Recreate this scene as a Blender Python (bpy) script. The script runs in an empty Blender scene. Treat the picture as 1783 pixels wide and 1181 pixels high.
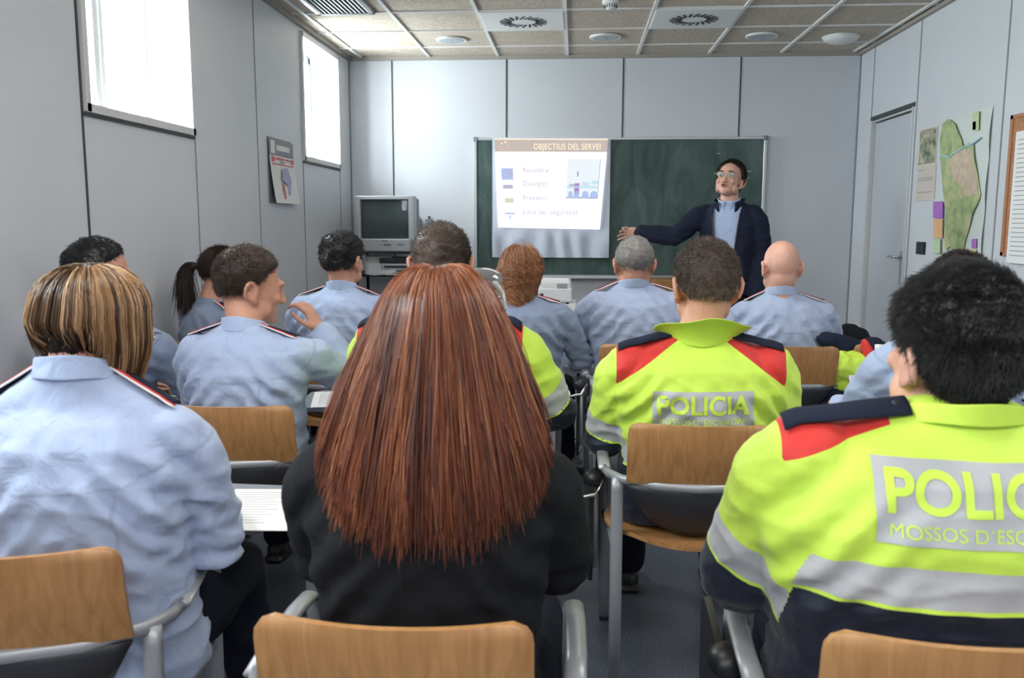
import bpy, math, random
import numpy as np
from mathutils import Vector, Matrix, Euler, noise
from mathutils.bvhtree import BVHTree

# ------------------------------------------------------------------ camera, world, lights, exposure
SC = bpy.context.scene
COL = SC.collection
R = math.radians
CAMZ = 1.38
cam_d = bpy.data.cameras.new('camera')
cam_d.sensor_width = 36.0
cam_d.lens = 36.0 * 1498.5 / 1783.0
cam_d.clip_start = 0.05
cam = bpy.data.objects.new('camera', cam_d)
COL.objects.link(cam)
_r, _u, _b = (0.9972426, 0.07416907, 0.00247712), (-0.01245958, 0.13443323, 0.99084432), (0.07315699, -0.98814303, 0.13498666)
mw = Matrix.Identity(4)
for i in range(3):
    mw[i][0], mw[i][1], mw[i][2] = _r[i], _u[i], _b[i]
mw.translation = (0, 0, CAMZ)
cam.matrix_world = mw
cam_d.dof.use_dof = True
cam_d.dof.focus_distance = 3.6
cam_d.dof.aperture_fstop = 6.3
SC.camera = cam

wd = bpy.data.worlds.new('world'); SC.world = wd
wd.use_nodes = True
bg = wd.node_tree.nodes['Background']
bg.inputs['Color'].default_value = (0.93, 0.97, 1.0, 1)
bg.inputs['Strength'].default_value = 32.0

def area(name, loc, rot, sx, sy, power, col):
    l = bpy.data.lights.new(name, 'AREA'); l.shape = 'RECTANGLE'
    l.size = sx; l.size_y = sy; l.energy = power; l.color = col
    o = bpy.data.objects.new(name, l); COL.objects.link(o)
    o.location = loc; o.rotation_euler = rot
    return o
# portals that guide the sky light through the windows
DAY = (0.86, 0.93, 1.0)
for y in (3.98, 6.82, 1.2, -1.0):
    area('window_portal', (-2.33, y, 2.285), (0, R(-90), 0), 0.90, 1.0, 1, DAY).data.cycles.is_portal = True
# fill lights added under the unseen part of the ceiling
for (x, y) in ((-1.0, -0.9), (0.2, -0.9), (1.4, -0.9), (-1.0, 1.5), (1.4, 1.5), (0.2, 3.9)):
    area('added_fill_light', (x, y, 2.74), (0, 0, 0), 1.1, 0.5, 15 if y < 3 else 11, (1.0, 0.96, 0.92))
SC.view_settings.view_transform = 'Standard'
SC.view_settings.look = 'None'
SC.view_settings.gamma = 1
SC.view_settings.use_curve_mapping = False
SC.view_settings.exposure = 0.30
SC.cycles.max_bounces = 8
SC.cycles.use_denoising = True
SC.cycles.sample_clamp_indirect = 6.0

_MF = np.array([_r, _u, _b]).T
def at(px, py, Y):
    """point of the room on the plane at distance Y in front of the camera"""
    d = _MF @ np.array([(px - 891.5) / 1498.5, (590.5 - py) / 1498.5, -1.0])
    d = d * (Y / d[1])
    return Vector((d[0], d[1], d[2] + CAMZ))

# ------------------------------------------------------------------ materials
_mats = {}
def mat(name, col, rough=0.6, metal=0.0, var=0.0, vscale=6.0, bump=0.0, bscale=40.0, stretch=(1, 1, 1), spec=0.5, alpha=1.0,
        trans=0.0, emit=0.0, sheen=0.0, coat=0.0, col2=None):
    if name in _mats: return _mats[name]
    m = bpy.data.materials.new(name); m.use_nodes = True
    nt = m.node_tree; b = nt.nodes['Principled BSDF']
    c = tuple(col) + (1,)
    b.inputs['Base Color'].default_value = c
    b.inputs['Roughness'].default_value = rough
    b.inputs['Metallic'].default_value = metal
    b.inputs['Specular IOR Level'].default_value = spec
    b.inputs['Transmission Weight'].default_value = trans
    b.inputs['Sheen Weight'].default_value = sheen
    b.inputs['Coat Weight'].default_value = coat
    if emit:
        b.inputs['Emission Color'].default_value = c
        b.inputs['Emission Strength'].default_value = emit
    tc = nt.nodes.new('ShaderNodeTexCoord'); mp = nt.nodes.new('ShaderNodeMapping')
    mp.inputs['Scale'].default_value = stretch
    nt.links.new(tc.outputs['Object'], mp.inputs['Vector'])
    if var or col2:
        n = nt.nodes.new('ShaderNodeTexNoise'); n.inputs['Scale'].default_value = vscale; n.inputs['Detail'].default_value = 5
        nt.links.new(mp.outputs[0], n.inputs['Vector'])
        r = nt.nodes.new('ShaderNodeValToRGB')
        r.color_ramp.elements[0].position = 0.35; r.color_ramp.elements[1].position = 0.65
        a = col2 if col2 else tuple(x * (1 - var) for x in col)
        bb = col if col2 else tuple(min(1, x * (1 + var)) for x in col)
        r.color_ramp.elements[0].color = tuple(a) + (1,); r.color_ramp.elements[1].color = tuple(bb) + (1,)
        nt.links.new(n.outputs['Fac'], r.inputs[0]); nt.links.new(r.outputs[0], b.inputs['Base Color'])
    if bump:
        n = nt.nodes.new('ShaderNodeTexNoise'); n.inputs['Scale'].default_value = bscale; n.inputs['Detail'].default_value = 4
        nt.links.new(mp.outputs[0], n.inputs['Vector'])
        bp = nt.nodes.new('ShaderNodeBump'); bp.inputs['Strength'].default_value = bump; bp.inputs['Distance'].default_value = 0.01
        nt.links.new(n.outputs['Fac'], bp.inputs['Height']); nt.links.new(bp.outputs[0], b.inputs['Normal'])
    _mats[name] = m
    return m

def emat(name, col, s=1.0):
    m = bpy.data.materials.new(name); m.use_nodes = True
    nt = m.node_tree; nt.nodes.remove(nt.nodes['Principled BSDF'])
    e = nt.nodes.new('ShaderNodeEmission'); e.inputs[0].default_value = tuple(col) + (1,); e.inputs[1].default_value = s
    nt.links.new(e.outputs[0], nt.nodes['Material Output'].inputs[0])
    return m

def pane_mat(name):
    """thin clear pane: see-through with a weak mirror reflection, lets daylight pass"""
    m = bpy.data.materials.new(name); m.use_nodes = True
    nt = m.node_tree; nt.nodes.remove(nt.nodes['Principled BSDF'])
    t = nt.nodes.new('ShaderNodeBsdfTransparent'); g = nt.nodes.new('ShaderNodeBsdfGlossy'); g.inputs['Roughness'].default_value = .02
    t.inputs[0].default_value = (.93, .96, .95, 1)
    x = nt.nodes.new('ShaderNodeMixShader'); x.inputs[0].default_value = .05
    nt.links.new(t.outputs[0], x.inputs[1]); nt.links.new(g.outputs[0], x.inputs[2])
    nt.links.new(x.outputs[0], nt.nodes['Material Output'].inputs[0]); return m

def hair_mat(name, cols, rough=0.48, spec=0.3):
    m = bpy.data.materials.new(name); m.use_nodes = True
    nt = m.node_tree; b = nt.nodes['Principled BSDF']
    b.inputs['Roughness'].default_value = rough; b.inputs['Specular IOR Level'].default_value = spec
    at_ = nt.nodes.new('ShaderNodeAttribute'); at_.attribute_name = 'tint'
    r = nt.nodes.new('ShaderNodeValToRGB')
    el = r.color_ramp.elements
    for i, c in enumerate(cols):
        p = i / (len(cols) - 1)
        if i == 0: el[0].position = 0; el[0].color = tuple(c) + (1,)
        elif i == len(cols) - 1: el[len(el) - 1].position = 1; el[len(el) - 1].color = tuple(c) + (1,)
        else:
            e = el.new(p); e.color = tuple(c) + (1,)
    nt.links.new(at_.outputs['Fac'], r.inputs[0]); nt.links.new(r.outputs[0], b.inputs['Base Color'])
    return m

def wood_mat(name, dark, light, sc=(60, 60, 3)):
    m = bpy.data.materials.new(name); m.use_nodes = True
    nt = m.node_tree; b = nt.nodes['Principled BSDF']
    b.inputs['Roughness'].default_value = 0.38; b.inputs['Coat Weight'].default_value = 0.25; b.inputs['Coat Roughness'].default_value = 0.25
    tc = nt.nodes.new('ShaderNodeTexCoord'); mp = nt.nodes.new('ShaderNodeMapping'); mp.inputs['Scale'].default_value = sc
    nt.links.new(tc.outputs['Object'], mp.inputs[0])
    n = nt.nodes.new('ShaderNodeTexNoise'); n.inputs['Scale'].default_value = 1.0; n.inputs['Detail'].default_value = 8; n.inputs['Distortion'].default_value = 0.6
    nt.links.new(mp.outputs[0], n.inputs['Vector'])
    r = nt.nodes.new('ShaderNodeValToRGB'); r.color_ramp.elements[0].position = 0.3; r.color_ramp.elements[1].position = 0.72
    r.color_ramp.elements[0].color = tuple(dark) + (1,); r.color_ramp.elements[1].color = tuple(light) + (1,)
    nt.links.new(n.outputs['Fac'], r.inputs[0]); nt.links.new(r.outputs[0], b.inputs['Base Color'])
    return m

def zone_mat(name, yellow=(0.56, 0.78, 0.09)):
    """high visibility jacket: lime cloth, red yoke, grey bands and navy below, cut by cloth seams stored on the mesh"""
    m = bpy.data.materials.new(name); m.use_nodes = True
    nt = m.node_tree; b = nt.nodes['Principled BSDF']; L = nt.links
    b.inputs['Roughness'].default_value = 0.55; b.inputs['Sheen Weight'].default_value = 0.15; b.inputs['Specular IOR Level'].default_value = 0.3
    def att(n):
        a = nt.nodes.new('ShaderNodeAttribute'); a.attribute_name = n; return a.outputs['Fac']
    def step(src):
        g = nt.nodes.new('ShaderNodeMath'); g.operation = 'GREATER_THAN'; g.inputs[1].default_value = 0.0
        L.new(src, g.inputs[0]); return g.outputs[0]
    def mix(f, a, bcol):
        x = nt.nodes.new('ShaderNodeMix'); x.data_type = 'RGBA'
        L.new(f, x.inputs['Factor'])
        if isinstance(a, tuple): x.inputs[6].default_value = a + (1,)
        else: L.new(a, x.inputs[6])
        x.inputs[7].default_value = bcol + (1,)
        return x.outputs[2]
    c = mix(step(att('red')), yellow, (0.62, 0.035, 0.03))
    c = mix(step(att('navy')), c, (0.008, 0.012, 0.028))
    c = mix(step(att('pipe')), c, yellow)
    sb = step(att('band'))
    c = mix(sb, c, (0.45, 0.46, 0.49))
    L.new(c, b.inputs['Base Color'])
    n = nt.nodes.new('ShaderNodeTexNoise'); n.inputs['Scale'].default_value = 14; n.inputs['Detail'].default_value = 3
    tc = nt.nodes.new('ShaderNodeTexCoord'); L.new(tc.outputs['Object'], n.inputs['Vector'])
    bp = nt.nodes.new('ShaderNodeBump'); bp.inputs['Strength'].default_value = 0.35; bp.inputs['Distance'].default_value = 0.02
    L.new(n.outputs['Fac'], bp.inputs['Height']); L.new(bp.outputs[0], b.inputs['Normal'])
    return m

def seam_mat(name, col, rough=0.75):
    """shirt cloth whose stitched seams are slightly darker lines stored on the mesh"""
    m = bpy.data.materials.new(name); m.use_nodes = True
    nt = m.node_tree; b = nt.nodes['Principled BSDF']; L = nt.links
    b.inputs['Roughness'].default_value = rough; b.inputs['Specular IOR Level'].default_value = 0.25; b.inputs['Sheen Weight'].default_value = 0.2
    a = nt.nodes.new('ShaderNodeAttribute'); a.attribute_name = 'seam'
    x = nt.nodes.new('ShaderNodeMix'); x.data_type = 'RGBA'
    x.inputs[6].default_value = tuple(col) + (1,); x.inputs[7].default_value = tuple(c * 0.72 for c in col) + (1,)
    L.new(a.outputs['Fac'], x.inputs['Factor']); L.new(x.outputs[2], b.inputs['Base Color'])
    n = nt.nodes.new('ShaderNodeTexNoise'); n.inputs['Scale'].default_value = 11; n.inputs['Detail'].default_value = 4; n.inputs['Distortion'].default_value = 0.8
    tc = nt.nodes.new('ShaderNodeTexCoord'); L.new(tc.outputs['Object'], n.inputs['Vector'])
    bp = nt.nodes.new('ShaderNodeBump'); bp.inputs['Strength'].default_value = 0.5; bp.inputs['Distance'].default_value = 0.025
    L.new(n.outputs['Fac'], bp.inputs['Height']); L.new(bp.outputs[0], b.inputs['Normal'])
    return m

M_WALL = mat('wall_laminate', (0.62, 0.645, 0.69), 0.42, var=0.015, vscale=3, bump=0.02, bscale=400, spec=0.4)
M_SEAM = mat('seam_dark', (0.05, 0.055, 0.06), 0.6)
M_SEAML = mat('seam_grey', (0.25, 0.27, 0.30), 0.5)
M_TRIM = mat('trim_beige', (0.33, 0.30, 0.27), 0.6)
M_WHITE = mat('white_paint', (0.75, 0.75, 0.74), 0.4)
M_WINF = mat('window_paint', (0.62, 0.62, 0.62), 0.4)
M_ALU = mat('aluminium', (0.55, 0.57, 0.60), 0.35, metal=0.6)
M_STEEL = mat('silver_paint', (0.36, 0.38, 0.41), 0.35, metal=0.35)
M_CHROME = mat('chrome', (0.7, 0.7, 0.7), 0.15, metal=1.0)
M_BLACK = mat('black_plastic', (0.012, 0.013, 0.016), 0.4)
M_DARKP = mat('dark_grey_plastic', (0.03, 0.032, 0.04), 0.5)
M_GREYP = mat('tablet_grey', (0.20, 0.22, 0.26), 0.5)
M_PAPER = mat('paper', (0.80, 0.80, 0.80), 0.8)
M_PLY = wood_mat('beech_plywood', (0.33, 0.155, 0.055), (0.48, 0.255, 0.10))
M_SHIRT = seam_mat('light_blue_shirt', (0.40, 0.49, 0.70))
M_SHIRT2 = seam_mat('grey_blue_shirt', (0.22, 0.275, 0.39))
M_SHIRT3 = seam_mat('pale_blue_shirt', (0.36, 0.43, 0.60))
M_NAVY = mat('navy_cloth', (0.012, 0.016, 0.034), 0.85, bump=0.3, bscale=18, spec=0.2)
M_TROUS = mat('black_blue_trousers', (0.008, 0.010, 0.020), 0.85, bump=0.3, bscale=18, spec=0.2)
M_BLACKCLOTH = mat('black_cloth', (0.009, 0.010, 0.013), 0.9, bump=0.15, bscale=150, spec=0.2)
M_SKIN = mat('skin', (0.55, 0.28, 0.20), 0.5, var=0.06, vscale=20, spec=0.35)
M_SKINP = mat('skin_pink', (0.60, 0.33, 0.25), 0.45, var=0.08, vscale=14, spec=0.4)
M_RED = mat('red_cloth', (0.62, 0.035, 0.03), 0.8)
M_WPIPE = mat('white_piping', (0.8, 0.8, 0.82), 0.7)
M_HV = zone_mat('high_visibility_cloth')
M_LIME = mat('lime_cloth', (0.56, 0.78, 0.09), 0.55, bump=0.25, bscale=15, spec=0.3)
M_REFL = mat('reflective_grey', (0.42, 0.43, 0.46), 0.45, var=0.08, vscale=12, bump=0.15, bscale=20)
M_EYEW = mat('eye_white', (0.75, 0.73, 0.7), 0.3)
M_EYED = mat('eye_dark', (0.02, 0.015, 0.01), 0.2)
M_LIP = mat('lips', (0.40, 0.13, 0.11), 0.5)
M_MOUTH = mat('mouth_dark', (0.06, 0.015, 0.015), 0.6)
M_SHOE = mat('black_leather', (0.012, 0.012, 0.013), 0.4)

# ------------------------------------------------------------------ mesh helpers
def setp(o, label=None, cat=None, group=None, kind=None):
    if label: o['label'] = label
    if cat: o['category'] = cat
    if group: o['group'] = group
    if kind: o['kind'] = kind
    return o

def empty(name, loc=(0, 0, 0), rz=0.0, **k):
    o = bpy.data.objects.new(name, None); COL.objects.link(o)
    o.location = loc; o.rotation_euler = (0, 0, rz); o.empty_display_size = 0.1
    return setp(o, **k)

def from_np(name, V, F, m, parent=None, smooth=True, attrs=None, midx=None):
    me = bpy.data.meshes.new(name)
    V = np.asarray(V, dtype=np.float32); F = np.asarray(F, dtype=np.int32)
    me.vertices.add(len(V)); me.vertices.foreach_set('co', V.ravel())
    k = F.shape[1]
    me.loops.add(F.size); me.loops.foreach_set('vertex_index', F.ravel())
    me.polygons.add(len(F)); me.polygons.foreach_set('loop_start', np.arange(0, F.size, k, dtype=np.int32))
    me.polygons.foreach_set('loop_total', np.full(len(F), k, dtype=np.int32))
    if smooth: me.polygons.foreach_set('use_smooth', np.ones(len(F), dtype=bool))
    for mm in (m if isinstance(m, (list, tuple)) else [m]): me.materials.append(mm)
    if midx is not None: me.polygons.foreach_set('material_index', np.asarray(midx, dtype=np.int32))
    me.update(calc_edges=True)
    if attrs:
        for a, vals in attrs.items():
            t = me.attributes.new(a, 'FLOAT', 'POINT'); t.data.foreach_set('value', np.asarray(vals, dtype=np.float32))
    o = bpy.data.objects.new(name, me); COL.objects.link(o); o.parent = parent
    return o

class MB:
    def __init__(s): s.v = []; s.f = []
    def add(s, vs, fs):
        n = len(s.v); s.v += [tuple(v) for v in vs]; s.f += [tuple(i + n for i in f) for f in fs]; return s
    def box(s, c, d, rot=None, bev=0.0):
        hx, hy, hz = d[0] / 2, d[1] / 2, d[2] / 2
        if bev <= 0:
            vs = [Vector((x, y, z)) for z in (-hz, hz) for x, y in ((-hx, -hy), (hx, -hy), (hx, hy), (-hx, hy))]
            fs = [(3, 2, 1, 0), (4, 5, 6, 7), (0, 1, 5, 4), (1, 2, 6, 5), (2, 3, 7, 6), (3, 0, 4, 7)]
        else:
            b = min(bev, hx * .98, hy * .98, hz * .98); vs = []; fs = []
            def ring(ix, iy, z):
                r = []
                for cx, cy, a0 in ((hx - b, hy - b, 0), (-hx + b, hy - b, 90), (-hx + b, -hy + b, 180), (hx - b, -hy + b, 270)):
                    for a in (0, 30, 60, 90):
                        t = R(a0 + a); r.append(Vector((cx + (b - ix) * math.cos(t), cy + (b - ix) * math.sin(t), z)))
                return r
            zs = [(b, -hz), (b * .3, -hz + b * .3), (0, -hz + b), (0, hz - b), (b * .3, hz - b * .3), (b, hz)]
            for ix, z in zs: vs += ring(ix, ix, z)
            for k in range(5):
                for i in range(16):
                    j = (i + 1) % 16; fs.append((k * 16 + i, k * 16 + j, k * 16 + 16 + j, k * 16 + 16 + i))
            fs.append(tuple(range(15, -1, -1))); fs.append(tuple(80 + i for i in range(16)))
        c = Vector(c)
        if rot is not None:
            rm = rot if isinstance(rot, Matrix) else Euler(rot).to_matrix()
            vs = [rm @ v + c for v in vs]
        else: vs = [v + c for v in vs]
        return s.add(vs, fs)
    def ell(s, c, r, rot=None, nu=20, nv=14):
        vs = []; fs = []; c = Vector(c)
        rm = rot if isinstance(rot, Matrix) else (Euler(rot).to_matrix() if rot is not None else Matrix.Identity(3))
        vs.append(rm @ Vector((0, 0, r[2])) + c)
        for i in range(1, nv):
            t = math.pi * i / nv
            for j in range(nu):
                p = 2 * math.pi * j / nu
                vs.append(rm @ Vector((r[0] * math.sin(t) * math.cos(p), r[1] * math.sin(t) * math.sin(p), r[2] * math.cos(t))) + c)
        vs.append(rm @ Vector((0, 0, -r[2])) + c)
        for j in range(nu): fs.append((0, 1 + j, 1 + (j + 1) % nu))
        for i in range(nv - 2):
            for j in range(nu):
                a = 1 + i * nu + j; b = 1 + i * nu + (j + 1) % nu
                fs.append((a, a + nu, b + nu, b))
        e = len(vs) - 1
        for j in range(nu): fs.append((e, 1 + (nv - 2) * nu + (j + 1) % nu, 1 + (nv - 2) * nu + j))
        return s.add(vs, fs)
    def tube(s, pts, rad, n=12, flat=None, up=None, cap=True):
        """swept tube; rad number or list; flat=(a,b) scales of the section along side and normal"""
        pts = [Vector(p) for p in pts]
        if not hasattr(rad, '__len__'): rad = [rad] * len(pts)
        vs = []; fs = []; ref = Vector(up) if up else None; prev = None
        for i, p in enumerate(pts):
            t = (pts[min(i + 1, len(pts) - 1)] - pts[max(i - 1, 0)]).normalized()
            if ref is not None: a = t.cross(ref)
            elif prev is None: a = t.cross(Vector((0, 0, 1)) if abs(t.z) < .9 else Vector((0, 1, 0)))
            else: a = prev - t * prev.dot(t)
            if a.length < 1e-6: a = t.orthogonal()
            a.normalize(); prev = a; b = a.cross(t).normalized()
            fa, fb = flat if flat else (1, 1)
            for j in range(n):
                q = 2 * math.pi * j / n
                vs.append(p + a * (rad[i] * fa * math.cos(q)) + b * (rad[i] * fb * math.sin(q)))
        for i in range(len(pts) - 1):
            for j in range(n):
                k = (j + 1) % n; fs.append((i * n + j, i * n + k, i * n + n + k, i * n + n + j))
        if cap:
            fs.append(tuple(range(n - 1, -1, -1))); fs.append(tuple((len(pts) - 1) * n + j for j in range(n)))
        return s.add(vs, fs)
    def limb(s, pts, rad, n=16):
        s.tube(pts, rad, n)
        for p, r in zip(pts, rad): s.ell(p, (r, r, r), nu=n, nv=10)
        return s
    def loft(s, secs, n=36, p=2.3):
        """secs: (z, cx, cy, rx, ry) closed superellipse sections"""
        vs = []; fs = []
        for (z, cx, cy, rx, ry) in secs:
            for j in range(n):
                q = 2 * math.pi * j / n; c_, s_ = math.cos(q), math.sin(q)
                vs.append((cx + rx * math.copysign(abs(c_) ** (2 / p), c_), cy + ry * math.copysign(abs(s_) ** (2 / p), s_), z))
        for i in range(len(secs) - 1):
            for j in range(n):
                k = (j + 1) % n; fs.append((i * n + j, i * n + k, i * n + n + k, i * n + n + j))
        fs.append(tuple(range(n - 1, -1, -1))); fs.append(tuple((len(secs) - 1) * n + j for j in range(n)))
        return s.add(vs, fs)
    def prism(s, poly, o, u, w, t):
        """poly in the u,w plane at o, extruded by vector t"""
        o, u, w, t = Vector(o), Vector(u), Vector(w), Vector(t); n = len(poly)
        a = [o + u * p[0] + w * p[1] for p in poly]; b = [x + t for x in a]
        fs = [tuple(range(n)), tuple(range(2 * n - 1, n - 1, -1))] + [(j, j + n, (j + 1) % n + n, (j + 1) % n) for j in range(n)]
        return s.add(a + b, fs)
    def disc(s, c, r, h, n=28, axis='z'):
        c = Vector(c); vs = []
        for dz in (0, h):
            for j in range(n):
                q = 2 * math.pi * j / n; a, b = r * math.cos(q), r * math.sin(q)
                vs.append(c + (Vector((a, b, dz)) if axis == 'z' else Vector((dz, a, b)) if axis == 'x' else Vector((a, dz, b))))
        fs = [tuple(range(n)), tuple(range(2 * n - 1, n - 1, -1))] + [(j, (j + 1) % n, (j + 1) % n + n, j + n) for j in range(n)]
        return s.add(vs, fs)
    def build(s, name, m, parent=None, smooth=False, auto=None):
        import bmesh
        me = bpy.data.meshes.new(name); me.from_pydata(s.v, [], s.f)
        bm = bmesh.new(); bm.from_mesh(me); bmesh.ops.recalc_face_normals(bm, faces=bm.faces); bm.to_mesh(me); bm.free()
        me.materials.append(m)
        if smooth: me.polygons.foreach_set('use_smooth', [True] * len(me.polygons))
        if smooth and auto: me.set_sharp_from_angle(angle=R(auto))
        o = bpy.data.objects.new(name, me); COL.objects.link(o); o.parent = parent
        return o

def remesh(mb, voxel, smooth=4, fac=0.5):
    me = bpy.data.meshes.new('tmp'); me.from_pydata(mb.v, [], mb.f); me.update()
    import bmesh
    bm = bmesh.new(); bm.from_mesh(me); bmesh.ops.recalc_face_normals(bm, faces=bm.faces); bm.to_mesh(me); bm.free()
    o = bpy.data.objects.new('tmp', me); COL.objects.link(o)
    md = o.modifiers.new('r', 'REMESH'); md.mode = 'VOXEL'; md.voxel_size = voxel
    if smooth:
        sm = o.modifiers.new('s', 'SMOOTH'); sm.factor = fac; sm.iterations = smooth
    dg = bpy.context.evaluated_depsgraph_get(); dg.update()
    ev = o.evaluated_get(dg); e = ev.to_mesh()
    nv = len(e.vertices); V = np.empty(nv * 3, dtype=np.float32); e.vertices.foreach_get('co', V); V = V.reshape(-1, 3)
    N = np.empty(nv * 3, dtype=np.float32); e.vertices.foreach_get('normal', N); N = N.reshape(-1, 3)
    nl = len(e.loops); Lp = np.empty(nl, dtype=np.int32); e.loops.foreach_get('vertex_index', Lp)
    F = Lp.reshape(-1, 4) if nl == 4 * len(e.polygons) else None
    if F is None:
        e.calc_loop_triangles(); T = np.empty(len(e.loop_triangles) * 3, dtype=np.int32); e.loop_triangles.foreach_get('vertices', T); F = T.reshape(-1, 3)
    ev.to_mesh_clear(); bpy.data.objects.remove(o); bpy.data.meshes.remove(me)
    return V.astype(float), N.astype(float), F

def vnoise(P, sc, seed=0.0):
    """cheap smooth vector noise: sum of sines, vectorised"""
    rs = np.random.RandomState(int(seed * 1000) % 99991 + 7)
    out = np.zeros(len(P)); Q = P * np.asarray(sc)
    for k in range(9):
        d = rs.normal(size=3); d /= np.linalg.norm(d); fq = rs.uniform(.6, 1.7)
        out += np.sin(Q @ d * fq * 6.28 + rs.uniform(0, 6.28) + 1.3 * np.sin(Q @ rs.normal(size=3) * 2.2 + rs.uniform(0, 6)))
    return out / 4.5

def strands(paths, rad, tints):
    """N x K x 3 strand paths -> thin three sided tubes"""
    P = np.asarray(paths, dtype=float); N, K, _ = P.shape
    T = np.gradient(P, axis=1); T /= np.linalg.norm(T, axis=2, keepdims=True) + 1e-9
    ref = np.zeros_like(T); ref[..., 0] = .3; ref[..., 1] = .9; ref[..., 2] = .2
    A = np.cross(T, ref); A /= np.linalg.norm(A, axis=2, keepdims=True) + 1e-9
    B = np.cross(T, A)
    rad = np.broadcast_to(np.asarray(rad, dtype=float), (N, K))[..., None]
    V = np.stack([P + rad * (A * math.cos(q) + B * math.sin(q)) for q in (0, 2.094, 4.189)], axis=2)  # N K 3 3
    idx = np.arange(N * K * 3).reshape(N, K, 3)
    fs = []
    for j in range(3):
        k = (j + 1) % 3
        fs.append(np.stack([idx[:, :-1, j], idx[:, :-1, k], idx[:, 1:, k], idx[:, 1:, j]], axis=-1).reshape(-1, 4))
    t = np.repeat(np.asarray(tints, dtype=float), K * 3)
    return V.reshape(-1, 3), np.concatenate(fs), t

def text_mesh(txt, size, bold=0.0, align='LEFT', sx=1.0, space=1.0):
    cu = bpy.data.curves.new('t', 'FONT'); cu.body = txt; cu.size = size; cu.offset = bold; cu.align_x = align; cu.resolution_u = 6; cu.space_character = space
    o = bpy.data.objects.new('t', cu); COL.objects.link(o)
    dg = bpy.context.evaluated_depsgraph_get(); dg.update()
    me = bpy.data.meshes.new_from_object(o.evaluated_get(dg))
    vs = [(v.co.x * sx, v.co.y) for v in me.vertices]; fs = [tuple(p.vertices) for p in me.polygons]
    bpy.data.objects.remove(o); bpy.data.curves.remove(cu); bpy.data.meshes.remove(me)
    return vs, fs

def flat_text(name, txt, size, o, u, w, m, parent, bold=0.0, align='LEFT', sx=1.0, off=0.0):
    vs, fs = text_mesh(txt, size, bold, align, sx)
    o, u, w = Vector(o), Vector(u), Vector(w); n = u.cross(w) * off
    mb = MB(); mb.add([o + u * a + w * b + n for a, b in vs], fs)
    me = bpy.data.meshes.new(name); me.from_pydata(mb.v, [], mb.f); me.materials.append(m)
    ob = bpy.data.objects.new(name, me); COL.objects.link(ob); ob.parent = parent
    return ob
# ------------------------------------------------------------------ room shell
XL, XR, YB, YR, ZC = -2.017, 2.374, 7.69, -2.2, 2.803
def struct(name, mb, m, parent=None, smooth=False):
    o = mb.build(name, m, parent, smooth)
    if parent is None: o['kind'] = 'structure'
    return o

def ceiling_mat():
    m = bpy.data.materials.new('wood_wool_ceiling'); m.use_nodes = True
    nt = m.node_tree; b = nt.nodes['Principled BSDF']; L = nt.links
    b.inputs['Roughness'].default_value = 0.9
    tc = nt.nodes.new('ShaderNodeTexCoord')
    n = nt.nodes.new('ShaderNodeTexNoise'); n.inputs['Scale'].default_value = 28; n.inputs['Detail'].default_value = 6; n.inputs['Distortion'].default_value = 2.2
    L.new(tc.outputs['Object'], n.inputs['Vector'])
    r = nt.nodes.new('ShaderNodeValToRGB'); r.color_ramp.elements[0].position = 0.36; r.color_ramp.elements[1].position = 0.66
    r.color_ramp.elements[0].color = (0.42, 0.35, 0.28, 1); r.color_ramp.elements[1].color = (0.62, 0.55, 0.47, 1)
    L.new(n.outputs['Fac'], r.inputs[0]); L.new(r.outputs[0], b.inputs['Base Color'])
    bp = nt.nodes.new('ShaderNodeBump'); bp.inputs['Strength'].default_value = 0.4; bp.inputs['Distance'].default_value = 0.01
    L.new(n.outputs['Fac'], bp.inputs['Height']); L.new(bp.outputs[0], b.inputs['Normal'])
    return m
def floor_mat():
    m = bpy.data.materials.new('speckled_vinyl'); m.use_nodes = True
    nt = m.node_tree; b = nt.nodes['Principled BSDF']; L = nt.links
    b.inputs['Roughness'].default_value = 0.28; b.inputs['Specular IOR Level'].default_value = 0.5
    tc = nt.nodes.new('ShaderNodeTexCoord')
    n = nt.nodes.new('ShaderNodeTexNoise'); n.inputs['Scale'].default_value = 190; n.inputs['Detail'].default_value = 2
    L.new(tc.outputs['Object'], n.inputs['Vector'])
    r = nt.nodes.new('ShaderNodeValToRGB'); el = r.color_ramp.elements
    el[0].position = 0.40; el[0].color = (0.045, 0.055, 0.075, 1); el[1].position = 0.74; el[1].color = (0.22, 0.25, 0.30, 1)
    e = el.new(0.58); e.color = (0.085, 0.10, 0.125, 1)
    L.new(n.outputs['Fac'], r.inputs[0]); L.new(r.outputs[0], b.inputs['Base Color'])
    return m
struct('floor', MB().box(((XL + XR) / 2, (YB + YR) / 2, -0.05), (XR - XL + .8, YB - YR + .4, 0.1)), floor_mat())
struct('ceiling', MB().box(((XL + XR) / 2, (YB + YR) / 2, ZC + .055), (XR - XL + .8, YB - YR + .4, 0.1)), ceiling_mat())
struct('wall_back', MB().box(((XL + XR) / 2, YB + .1, ZC / 2), (XR - XL + .4, .2, ZC)), M_WALL)
struct('wall_rear', MB().box(((XL + XR) / 2, YR - .1, ZC / 2), (XR - XL + .4, .2, ZC)), M_WALL)
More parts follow.
